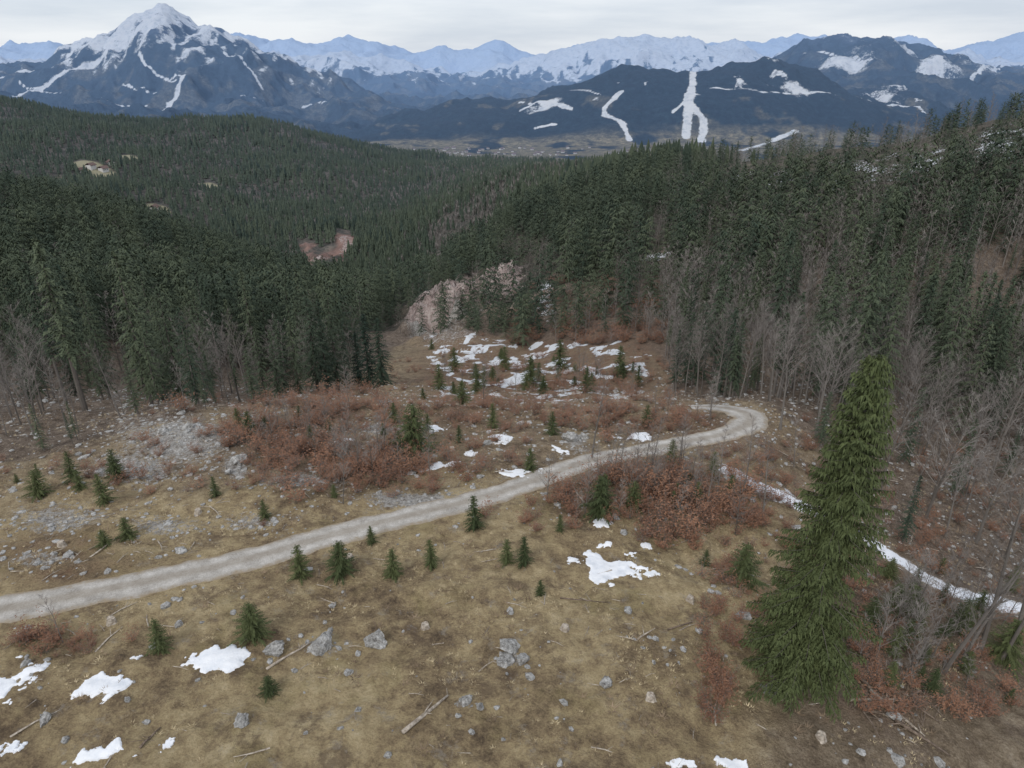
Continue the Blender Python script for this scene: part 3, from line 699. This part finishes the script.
# ------------------------------------------------------------------ saplings
SP = [(301, 578, 546, 1, 'dark small spruce below the road, leftmost of the three in a row'), (341, 577, 542, 3, 'bushy small spruce below the road, middle of the three in a row'), (394, 577, 549, 1, 'small spruce below the road, rightmost of the three in a row'),
      (475, 528, 496, 0, 'slim pointed small spruce just below the middle of the road'), (372, 543, 526, 1, 'tiny spruce on the lower road verge above the row of three'), (432, 566, 540, 0, 'thin yellowish small spruce between the row of three and the middle of the road'),
      (507, 563, 540, 1, 'left one of two small spruces side by side below the road'), (524, 566, 537, 0, 'right one of two small spruces side by side below the road'), (161, 650, 620, 1, 'small spruce below the road near the left snow patches'),
      (254, 640, 604, 3, 'broad green spruce bush above the largest foreground snow patch'), (216, 497, 477, 0, 'small spruce on the stony ground left of the rust brown shrubs'), (265, 517, 500, 1, 'little spruce above the road left of the rust brown shrubs'),
      (415, 450, 404, 3, 'large young spruce in the middle of the clearing above the road'), (105, 501, 474, 1, 'young spruce above the road, nearest the left road stretch'), (74, 484, 452, 0, 'tallest young spruce of the group at the left clearing edge'),
      (40, 496, 470, 3, 'leftmost young spruce at the left clearing edge'), (118, 478, 450, 1, 'thin young spruce beside the bare woods at left'), (128, 536, 518, 3, 'low green bush on stony ground above the left road'),
      (105, 545, 530, 3, 'low dark bush beside the pale gravel patch at left'), (540, 593, 580, 1, 'tiny spruce in the straw grass left of the central snow patch'), (600, 515, 476, 3, 'broad dark young spruce among the shrubs below the road'),
      (670, 470, 440, 0, 'young spruce between the road bend and the shrubs'), (552, 436, 412, 1, 'young spruce above the road near the rocks'), (493, 428, 404, 0, 'young spruce at the foot of the snowy slope'),
      (742, 584, 545, 3, 'young spruce left of the tall spruce crown'), (335, 500, 484, 1, 'tiny spruce in the rust brown shrubs above the road'), (1002, 660, 620, 3, 'green young spruce at the lower right edge'), (905, 618, 585, 3, 'young spruce on the bank right of the tall spruce'),
      (240, 430, 408, 0, 'small spruce near the left forest edge'), (560, 535, 515, 0, 'thin spruce sapling at the left of the shrubs below the road'), (646, 425, 405, 1, 'young spruce left of the road bend'), (705, 563, 550, 1, 'little spruce in the grass left of the tall spruce'),
      (270, 692, 676, 3, 'low brownish green bush below the largest snow patch'), (530, 470, 448, 1, 'small spruce on the upper road verge beside a snow patch'), (440, 392, 364, 0, 'small spruce at the left of the snowy slope'), (478, 395, 370, 1, 'small spruce in the lower snowy slope'), (585, 398, 368, 0, 'slim spruce at the right of the snowy slope'), (530, 385, 356, 1, 'slim spruce in the middle of the snowy slope'),
      (505, 372, 346, 0, 'dark spruce high on the snowy slope'), (560, 366, 340, 1, 'spruce at the upper edge of the snowy slope'), (620, 376, 346, 0, 'spruce at the upper right of the snowy slope'), (455, 372, 348, 1, 'spruce at the upper left of the snowy slope')]
for a, b, t, j, lab in SP:
    X, D, hh = top_h(a, b, t); put('young_spruce', SAPM[j], ('trunk', 'crown'), X, D, hh/2.6, 1.0 if j != 3 else 1.2, lab, 'young spruce', tilt=.04)
for a, b, rx, ry, n_, lab in [(540, 380, 110, 26, 26, 'scattered on the snowy slope'), (650, 480, 90, 34, 16, 'among the shrubs below the road bend'), (340, 440, 110, 30, 10, 'among the shrubs above the road'), (930, 620, 80, 60, 34, 'on the bank right of the tall spruce'), (60, 470, 70, 16, 4, 'near the left clearing edge')]:
    for _ in range(n_):
        q = hit(a+random.gauss(0, .6)*rx, b+random.gauss(0, .6)*ry)
        if float(polydist(np.array([q[0]]), np.array([q[1]]), ROAD)[0]) > 3 and float(polydist(np.array([q[0]]), np.array([q[1]]), TRACK)[0]) > 2 and (q[0]-hx)**2+(q[1]-hd)**2 > 20: put('young_spruce', SAPM[random.randrange(4)], ('trunk', 'crown'), q[0], q[1], random.uniform(.35, 1.1)*(1.5 if b < 400 else 1), 1.1, 'young dark spruce '+lab, 'young spruce', 'young spruces '+lab, tilt=.05)
# ------------------------------------------------------------------ rust shrubs and bare saplings
SH = [(290, 440, 80, 28, 34, 1.05), (370, 465, 90, 30, 42, 1.0), (640, 482, 95, 32, 48, 1.05), (700, 510, 65, 30, 26, 1.1), (690, 428, 50, 8, 10, .8), (600, 388, 65, 20, 26, 1.1), (520, 372, 110, 24, 40, .9), (330, 405, 80, 12, 18, 1.2), (470, 412, 80, 14, 18, .9), (610, 415, 80, 12, 20, .9), (45, 642, 40, 8, 6, .6), (110, 470, 60, 20, 10, .6)]
SL = ['left of centre above the road', 'in the middle above the road', 'right of centre below the road', 'left of the tall spruce', 'beside the road bend', 'right of the snowy slope', 'on the snowy slope', 'along the left forest edge', 'at the foot of the snowy slope', 'between the snowy slope and the road', 'on the verge at the far left of the road', 'on the stony ground at left']
def offroad(q): return float(polydist(np.array([q[0]]), np.array([q[1]]), ROAD)[0]) > 2.9
EXTRA = []
for (a, b, rx, ry, n_, sc), lab in zip(SH, SL):
    for _ in range(n_):
        q = hit(a+random.gauss(0, .5)*rx, b+random.gauss(0, .5)*ry)
        if not offroad(q): continue
        put('rust_shrub', SHR[random.randrange(4)], ('stems', 'leaves'), q[0], q[1], sc*random.uniform(.5, 1.25), random.uniform(.9, 1.3), 'rust brown leafy shrub '+lab, 'shrub', 'rust brown shrubs '+lab)
    for _ in range(int(n_*3.5)):
        q = hit(a+random.gauss(0, .85)*rx, b+random.gauss(0, .75)*ry)
        if offroad(q): EXTRA.append((q[0], q[1], sc*random.uniform(.25, .78)))
for _ in range(420):
    q = hit(random.uniform(700, 1024), random.uniform(420, 720))
    if offroad(q) and float(polydist(np.array([q[0]]), np.array([q[1]]), TRACK)[0]) > 2 and (q[0]-hx)**2+(q[1]-hd)**2 > 16: EXTRA.append((q[0], q[1], random.uniform(.25, .75)))
for _ in range(220):
    q = hit(random.uniform(510, 665), random.uniform(285, 345)); EXTRA.append((q[0], q[1], random.uniform(.8, 1.7)))
EX = np.array(EXTRA); EZ = height(EX[:, 0], EX[:, 1]); st1 = []; st2 = []
for i in range(4):
    k = np.arange(i, len(EX), 4); ti = rs.rand(len(k)); s1 = rs.get_state(); st1.append(replicate(*SHRA[i][0], EX[k, 0], EX[k, 1], EZ[k], EX[k, 2]*1.2, EX[k, 2], ti, rs)); rs.set_state(s1); st2.append(replicate(*SHRA[i][1], EX[k, 0], EX[k, 1], EZ[k], EX[k, 2]*1.2, EX[k, 2], ti, rs))
tag(merge('thicket_twigs', st1, M_TW), 'grey twigs of the low thickets around the clearing', 'thicket', kind='stuff'); tag(merge('thicket_leaves', st2, M_RUST), 'withered brown leaves of the low thickets around the clearing', 'thicket', kind='stuff')
BS = [(290, 435, 80, 26, 16, 'among the rust brown shrubs left of centre'), (370, 462, 80, 26, 16, 'among the rust brown shrubs in the middle'), (650, 480, 100, 36, 46, 'among the shrubs below the road bend'), (540, 380, 120, 24, 30, 'on the snowy slope'), (930, 630, 80, 60, 60, 'on the bank right of the tall spruce'), (700, 415, 60, 12, 8, 'beside the road bend')]
for a, b, rx, ry, n_, lab in BS:
    for _ in range(n_):
        q = hit(a+random.gauss(0, .5)*rx, b+random.gauss(0, .5)*ry)
        if offroad(q) and (q[0]-hx)**2+(q[1]-hd)**2 > 20 and float(polydist(np.array([q[0]]), np.array([q[1]]), TRACK)[0]) > 1.6: put('bare_sapling', BSP[random.randrange(3)], ('stem', 'twigs'), q[0], q[1], random.uniform(.5, 1.25), 1, 'leafless grey sapling '+lab, 'sapling', 'leafless saplings '+lab, tilt=.1)

# ------------------------------------------------------------------ rocks
def boulder(seed, sx, sy, sz):
    bm = bmesh.new(); bmesh.ops.create_icosphere(bm, subdivisions=4, radius=1); r = random.Random(seed)
    pl = []
    for _ in range(18):
        n_ = np.array([r.gauss(0, 1), r.gauss(0, 1), r.gauss(0, 1)]); n_ /= np.linalg.norm(n_); pl.append((n_, r.uniform(.5, .85)))
    for v in bm.verts:
        c = np.array(v.co)
        for n_, dd in pl:
            e = c@n_-dd
            if e > 0: c = c-n_*e
        c = c*(1+.08*sin(c[0]*9+seed)*cos(c[1]*11+c[2]*7)+.05*sin(c[0]*23+c[2]*19)*cos(c[1]*27+seed)); v.co = (c[0]*sx, c[1]*sy, c[2]*sz)
    me_ = bpy.data.meshes.new('boulder'); bm.to_mesh(me_); bm.free(); me_.materials.append(M_R); return me_
RK = [(376, 642, 27, 'large pale grey boulder below the row of small spruces'), (320, 649, 27, 'grey boulder left of the large pale one, with grass around'), (276, 652, 22, 'grey boulder beside the largest snow patch'), (348, 673, 11, 'small grey rock below the two large boulders'),
      (509, 647, 22, 'upper rock of the pile in the centre foreground'), (503, 662, 16, 'lower left rock of the pile in the centre foreground'), (522, 660, 18, 'lower right rock of the pile in the centre foreground'), (242, 724, 18, 'round grey rock alone in the lower left grass'),
      (45, 721, 16, 'grey rock between the lower left snow patches'), (26, 664, 12, 'small grey rock above the snow at the left edge'), (605, 683, 15, 'upright pale stone alone right of the rock pile'), (466, 703, 15, 'larger stone of the small group left of the rock pile'), (480, 708, 12, 'right stone of the small group left of the rock pile'),
      (388, 756, 9, 'small dark stone at the bottom edge'), (772, 690, 24, 'pale rock at the foot of the tall spruce'), (570, 441, 22, 'pale rock above the road in the middle distance'), (583, 437, 12, 'smaller rock beside the pale rock above the road'), (241, 462, 16, 'pale boulder left of the rust brown shrubs'),
      (228, 472, 9, 'small rock left of the pale boulder by the shrubs'), (165, 436, 16, 'grey rock in the stony patch at the left'), (188, 432, 12, 'right rock in the stony patch at the left'), (700, 629, 9, 'small stone left of the tall spruce'), (510, 611, 9, 'small stone below the two small spruces'), (560, 764, 10, 'dark stone at the bottom edge right of centre'),
      (140, 470, 10, 'small rock on the stony slope at left'), (615, 520, 10, 'small stone by the broad dark young spruce'), (180, 625, 10, 'small stone below the left road'), (330, 632, 9, 'small stone above the left boulder'), (358, 712, 8, 'little stone between the log and the boulders'), (655, 640, 8, 'little stone in the grass right of centre')]
for i, (a, b, wpx, lab) in enumerate(RK):
    X, D = hit(a, b); Z = H1(X, D); w_ = wpx/2*(D*CT-Z*ST)/F*1.12
    o_ = link('boulder', boulder(i, w_*1.05, w_*random.uniform(.7, 1), w_*random.uniform(.6, .85)), None); o_.location = (X, D, Z+w_*.18); o_.rotation_euler = (random.uniform(-.3, .3), random.uniform(-.3, .3), random.uniform(0, 6)); tag(o_, lab, 'rock')
bm = bmesh.new(); bmesh.ops.create_icosphere(bm, subdivisions=1, radius=1); pv = np.array([v.co[:] for v in bm.verts]); pv *= RS.uniform(.7, 1.2, (len(pv), 1)); pf_ = np.array([[v.index for v in f_.verts] for f_ in bm.faces]); bm.free()
X, Y = scatter(.5, 24, 115, -.95, .95, 8); cs = sst(.05, .55, fbm(X, Y, 7, 4, 81)); k = RS.rand(len(X)) < (.02+.18*cs+.6*beval(ROCKY, X, Y)+.08*np.exp(-((polydist(X, Y, ROAD)-2.6)/1.2)**2)+.13*sst(46, 56, Y)); k &= polydist(X, Y, ROAD) > 1.9
X, Y = X[k], Y[k]; Z = height(X, Y); s_ = RS.gamma(1.4, .08, len(X))+.03
pts = replicate(pv*np.array([1, .8, .6]), pf_, X, Y, Z, s_, s_, RS.rand(len(X)), rs)
tag(merge('loose_stones', [pts], M_R), 'loose grey limestone stones scattered over the clearing', 'stones', kind='stuff')
N = Nd(); r_ = random.Random(2)
for k in range(9):
    a = r_.uniform(0, 6.28); N.add(np.array([cos(a)*.1, sin(a)*.1, -.03]), np.array([cos(a)*r_.uniform(.05, .3), sin(a)*r_.uniform(.05, .3), r_.uniform(.12, .3)]), np.array([sin(a), -cos(a), 0])*.05)
X, Y = scatter(.42, 22, 80, -.9, .9, 9); g = fbm(X, Y, 5, 4, 51); k = (RS.rand(len(X)) < np.clip(.12+.9*g, .02, .8)*(1-.5*sst(46, 56, Y))) & (polydist(X, Y, ROAD) > 1.75+.7*RS.rand(len(X))) & (polydist(X, Y, TRACK) > 1.6)
X, Y = X[k], Y[k]; Z = height(X, Y); s_ = RS.uniform(.4, 1.05, len(X))
tag(merge('dry_grass', [replicate(*N.arr(), X, Y, Z, s_, s_*.7, RS.rand(len(X)), rs)], M_ST), 'dry straw coloured grass tufts over the foreground clearing', 'grass', kind='stuff')
X, Y = scatter(1.1, 24, 120, -.95, .95, 10); g = fbm(X, Y, 8, 4, 61); k = (RS.rand(len(X)) < np.clip(.02+.75*g+.35*beval(RUSTB, X, Y)+.12*sst(46, 56, Y), 0.03, .8)) & (polydist(X, Y, ROAD) > 2.3) & (polydist(X, Y, TRACK) > 2)
X, Y = X[k], Y[k]; Z = height(X, Y); N = Nd()
for k in range(26):
    a = r_.uniform(0, 6.28); N.add(np.array([cos(a)*.12, sin(a)*.12, 0]), np.array([cos(a)*r_.uniform(.1, .5), sin(a)*r_.uniform(.1, .5), r_.uniform(.1, .5)]), np.array([sin(a), -cos(a), 0])*.035)
tag(merge('low_brush', [replicate(*N.arr(), X, Y, Z, RS.uniform(.5, 1.3, len(X)), RS.uniform(.4, 1.1, len(X)), RS.rand(len(X)), rs)], M_BRU), 'low brown heath and twigs growing across the clearing', 'brush', kind='stuff')
sv, sf_ = tube([(-.5, 0, 0), (0, .04, .02), (.5, 0, 0)], [.03, .025, .01], 4); sv2, sf2 = tube([(.1, .03, 0), (.3, .25, .05)], [.015, .006], 3); sv, sf_ = cat([(sv, sf_), (sv2, sf2)])
X, Y = scatter(1.4, 24, 100, -.95, .95, 12); k = (RS.rand(len(X)) < .18+.36*sst(.0, .6, fbm(X, Y, 14, 3, 83))) & (polydist(X, Y, ROAD) > 2.5)
X, Y = X[k], Y[k]; s_ = RS.gamma(2.2, .32, len(X))+.2; Z = height(X, Y)+.05
tag(merge('dead_sticks', [replicate(sv, sf_, X, Y, Z, s_, np.ones(len(X))*1.3, RS.rand(len(X)), rs)], M_LOG), 'dead pale sticks and branches littering the clearing', 'sticks', kind='stuff')
pc = [hit(random.gauss(893, 24), random.gauss(706, 16)) for _ in range(46)]
X = np.array([p[0] for p in pc]); Y = np.array([p[1] for p in pc]); Z = height(X, Y)+RS.uniform(.05, .25, len(pc))
tag(merge('brushwood', [replicate(sv, sf_, X, Y, Z, RS.uniform(.6, 1.9, len(pc)), np.ones(len(pc))*1.3, RS.rand(len(pc)), rs)], M_LOGD), 'small heap of brown brushwood right of the tall spruce', 'brushwood', kind='stuff')
def stump(seed):
    r = random.Random(seed); k = 12; v = []; f = []
    for j, (h_, rr) in enumerate(((-.15, .36), (.05, .27), (.3, .22), (.34, .2))):
        for i in range(k): a = 2*pi*i/k; q = rr*(1+(.22 if j == 0 else .06)*r.uniform(-1, 1)+(.15*cos(a*3) if j < 2 else 0)); v.append((q*cos(a), q*sin(a), h_+(r.uniform(-.03, .03) if j > 1 else 0)))
    v.append((0, 0, .33)); 
    for j in range(3):
        for i in range(k): a0 = j*k+i; a1 = j*k+(i+1) % k; f += [(a0, a1, a1+k), (a0, a1+k, a0+k)]
    for i in range(k): f.append((3*k+i, 3*k+(i+1) % k, 4*k))
    return np_mesh('tree_stump', v, f)
for i, (a, b, lab) in enumerate([(62, 546, 'weathered stump on the stony ground above the left road'), (198, 512, 'stump between the gravel patch and the shrubs at left'), (452, 448, 'pale stump above the long snow strip'), (690, 600, 'low stump in the grass left of the tall spruce'), (425, 626, 'weathered stump between the boulders and the row of small spruces'), (565, 630, 'low stump in the grass above the upright stone'), (112, 622, 'stump just below the road at left'), (350, 560, 'small stump behind the row of small spruces'), (650, 700, 'stump in the bare grass at lower right of centre'), (820, 740, 'stump at the bottom right of the tall spruce')]):
    X, D = hit(a, b); o_ = link('tree_stump', stump(i), M_LOG); o_.location = (X, D, H1(X, D)); o_.rotation_euler = (0, 0, i); o_.scale = (1.1, 1.1, 1.1); tag(o_, lab, 'stump')

# ------------------------------------------------------------------ snow patches
SNP = [(220, 662, 74, 34, 'largest foreground snow patch, left of the boulders'), (6, 690, 56, 50, 'snow patch cut by the left edge of the picture'), (103, 688, 60, 24, 'oval snow patch left of the largest one'), (12, 750, 34, 14, 'small snow patch in the lower left corner'),
       (103, 754, 56, 22, 'snow patch at the bottom edge on the left'), (168, 743, 13, 14, 'tiny snow patch right of the one at the bottom left'), (137, 660, 10, 6, 'tiny snow fleck above the oval patch'), (612, 566, 60, 34, 'snow patch in the middle of the clearing below the shrubs'),
       (649, 574, 22, 8, 'thin snow strip right of the middle patch'), (574, 559, 14, 7, 'small snow fleck left of the middle patch'), (603, 524, 22, 11, 'small snow patch above the middle one'), (520, 473, 36, 11, 'bright snow patch on the upper side of the road'), (432, 468, 56, 9, 'long thin snow strip above the road'),
       (433, 429, 22, 9, 'small snow patch right of the large young spruce'), (637, 435, 36, 11, 'snow patch above the road near the bend'), (503, 441, 26, 9, 'snow patch below the snowy slope'), (735, 762, 36, 16, 'snow patch at the bottom edge near the tall spruce'), (681, 763, 34, 8, 'thin snow strip at the bottom edge'), (646, 545, 12, 7, 'tiny snow fleck above the thin strip'),
       (470, 452, 18, 5, 'thin snow fleck above the long strip'), (560, 452, 16, 5, 'thin snow fleck beside the rocks above the road'), (345, 440, 18, 4, 'faint snow strip in the rust brown shrubs')]
for i, (a, b, wp, hp, lab) in enumerate(SNP):
    X0, D0 = hit(a, b); Z0 = H1(X0, D0); hw = wp/2*(D0*CT-Z0*ST)/F; dn = hit(a, b+hp/2)[1]; dfar = hit(a, b-hp/2)[1]; hd_ = max((dfar-dn)/2, .25); n_ = 80
    g = np.linspace(-1.4, 1.4, n_); A, B = np.meshgrid(g, g); A = A.ravel(); B = B.ravel(); XX = X0+A*hw; YY = (D0+B*hd_)
    fv = 1-np.sqrt(A*A+B*B)*1.05+.95*fbm(XX, YY, max(hw, hd_)*.8, 6, 90+i)
    ZZ = height(XX, YY)-.06+.15*sst(0, .35, fv)*1.0
    q = np.arange((n_-1)**2); r0 = q//(n_-1)*n_+q % (n_-1); ff = np.stack([r0, r0+1, r0+n_+1, r0+n_], 1); ff = ff[(fv[ff] > -.03).all(1)]
    us, inv = np.unique(ff, return_inverse=True)
    if len(us) < 4: continue
    c0 = np.array([X0, D0, Z0]); me_ = np_mesh('snow_patch', np.c_[XX, YY, ZZ][us]-c0, inv.reshape(-1, 4), None, True)
    o_ = link('snow_patch', me_, M_S); o_.location = c0; tag(o_, 'white '+lab if not lab.startswith('bright') else lab, 'snow patch')

# ------------------------------------------------------------------ logs
def logm(p0, p1, r0, seed, stubs=3):
    r = random.Random(seed); p0 = np.array(p0); p1 = np.array(p1); P = [p0+(p1-p0)*t+np.array([0, 0, r.uniform(-.03, .05)]) for t in (0, .25, .5, .75, 1)]
    pr = [tube(P, [r0, r0*.95, r0*.8, r0*.65, r0*.4], 7)]
    for _ in range(stubs):
        t = r.uniform(.2, .95); q = p0+(p1-p0)*t; e = np.array([r.uniform(-1, 1), r.uniform(-1, 1), r.uniform(.1, .8)]); pr.append(tube([q, q+e*r.uniform(.3, .9)], [r0*.3, .012], 4))
    return cat(pr)
LG = [(403, 737, 448, 697, .13, M_LOG, 'pale dead log lying in the bottom centre grass'), (266, 668, 312, 645, .09, M_LOG, 'grey dead branch lying by the boulders'), (858, 676, 905, 722, .14, M_LOGD, 'brown log, leftmost of the felled wood right of the tall spruce'), (870, 690, 925, 735, .12, M_LOG, 'pale log in the middle of the felled wood'),
      (880, 680, 940, 725, .1, M_LOGD, 'upper brown log of the felled wood'), (895, 720, 950, 757, .12, M_LOGD, 'lower brown log of the felled wood'), (850, 700, 905, 700, .08, M_LOG, 'thin pole lying across the felled wood'), (770, 672, 782, 702, .16, M_LOG, 'pale short log leaning at the foot of the tall spruce'), (140, 748, 160, 725, .07, M_LOGD, 'short brown stick between the lower left snow patches'),
      (668, 628, 720, 612, .06, M_LOGD, 'thin brown branch in the grass left of the tall spruce'), (560, 596, 610, 604, .05, M_LOGD, 'thin twig below the middle snow patch')]
for i, (a, b, c, e, rr, mt, lab) in enumerate(LG):
    p = hit(a, b); q = hit(c, e); P0 = np.array([p[0], p[1], H1(*p)+rr*.8]); P1 = np.array([q[0], q[1], H1(*q)+rr])
    v, f = logm(P0-P0, P1-P0, rr, i, 4); o_ = link('dead_log', np_mesh('log', v, f, None, True), mt); o_.location = P0; tag(o_, lab, 'log')

# ------------------------------------------------------------------ houses
def box(x0, x1, y0, y1, z0, z1):
    v = np.array([(a, b, c) for c in (z0, z1) for a, b in ((x0, y0), (x1, y0), (x1, y1), (x0, y1))], float)
    return v, np.array([(0, 3, 2, 1), (4, 5, 6, 7), (0, 1, 5, 4), (1, 2, 6, 5), (2, 3, 7, 6), (3, 0, 4, 7)])
wv, wf = box(-6, 6, -4.5, 4.5, -3, 5)
rv = np.array([(-7, -5.8, 4.6), (7, -5.8, 4.6), (7, 0, 8.2), (-7, 0, 8.2), (7, 5.8, 4.6), (-7, 5.8, 4.6), (-7, -5.8, 4.2), (7, -5.8, 4.2), (7, 5.8, 4.2), (-7, 5.8, 4.2)], float)
rf = np.array([(0, 1, 2, 3), (3, 2, 4, 5), (6, 7, 1, 0), (9, 5, 4, 8)])
hw_ = np_mesh('house_wall', wv, wf); hr_ = np_mesh('house_roof', rv, rf); hwin = [np_mesh('house_window', *box(a, a+1.3, -4.56, -4.51, 1.5, 3)) for a in (-4, -.6, 2.8)]
hw_.materials.append(M_WALL); hr_.materials.append(M_ROOF); [m_.materials.append(M_WIN) for m_ in hwin]
for i, (a, b) in enumerate([(92, 171), (104, 172), (112, 169), (82, 173), (154, 207), (60, 178)]):
    q = hit(a, b); put('farmhouse', (hw_, hr_, *hwin), ('wall', 'roof', 'window', 'window', 'window'), q[0], q[1], 1.15, 1, ['pale farmhouse in the middle of the left hill clearing', 'farmhouse just right of the middle one on the left hill', 'farmhouse at the right end of the left hill clearing', 'farmhouse at the left of the left hill clearing', 'lone farmhouse in the lower left hill clearing', 'outlying farmhouse at the far left hill clearing'][i], 'house')
for i in range(60):
    a = random.gauss(500, 55); b = random.uniform(148, 156); q = hit(a, b)
    if 3900 < q[1] < 5600: put('house', (hw_, hr_), ('wall', 'roof'), q[0], q[1], random.uniform(1, 2.0), 1, 'tiny pale house of the far valley town', 'house', 'houses of the far valley town')

# ------------------------------------------------------------------ world, sun, camera
w = bpy.data.worlds.new('World'); bpy.context.scene.world = w; w.use_nodes = True; nt = w.node_tree; nt.nodes.clear()
def nn_(t): return nt.nodes.new(t)
out = nn_('ShaderNodeOutputWorld'); sky = nn_('ShaderNodeTexSky'); sky.sky_type = 'NISHITA'; sky.sun_disc = False; sky.sun_elevation = radians(42); sky.sun_rotation = radians(150)
b1 = nn_('ShaderNodeBackground'); b1.inputs[1].default_value = .1; nt.links.new(sky.outputs[0], b1.inputs[0])
tc = nn_('ShaderNodeTexCoord'); mp = nn_('ShaderNodeMapping'); mp.inputs['Scale'].default_value = (1.2, 1.2, 9); nt.links.new(tc.outputs['Generated'], mp.inputs[0])
ns = nn_('ShaderNodeTexNoise'); ns.inputs['Scale'].default_value = 2.2; ns.inputs['Detail'].default_value = 7; ns.inputs['Roughness'].default_value = .55; nt.links.new(mp.outputs[0], ns.inputs['Vector'])
rp = nn_('ShaderNodeValToRGB'); rp.color_ramp.elements[0].position = .35; rp.color_ramp.elements[0].color = (.62, .68, .78, 1); rp.color_ramp.elements[1].position = .62; rp.color_ramp.elements[1].color = (.86, .89, .94, 1)
nt.links.new(ns.outputs['Fac'], rp.inputs[0]); b2 = nn_('ShaderNodeBackground'); b2.inputs[1].default_value = 1.08; nt.links.new(rp.outputs[0], b2.inputs[0])
mx = nn_('ShaderNodeMixShader'); mx.inputs[0].default_value = .84; nt.links.new(b1.outputs[0], mx.inputs[1]); nt.links.new(b2.outputs[0], mx.inputs[2]); nt.links.new(mx.outputs[0], out.inputs[0])
sl_ = bpy.data.lights.new('sun', 'SUN'); sl_.energy = 1.5; sl_.angle = radians(20); sl_.color = (1, .96, .9); so = bpy.data.objects.new('sun', sl_); C.objects.link(so)
so.rotation_euler = (radians(48), 0, radians(-30))
cam = bpy.data.cameras.new('camera'); co = bpy.data.objects.new('camera', cam); C.objects.link(co); co.location = (0, 0, 0); co.rotation_euler = (radians(65), 0, 0)
cam.sensor_width = 36; cam.lens = F/1024*36; cam.clip_start = .5; cam.clip_end = 80000; bpy.context.scene.camera = co
vs = bpy.context.scene.view_settings; vs.view_transform = 'Standard'; vs.look = 'None'; vs.exposure = 0
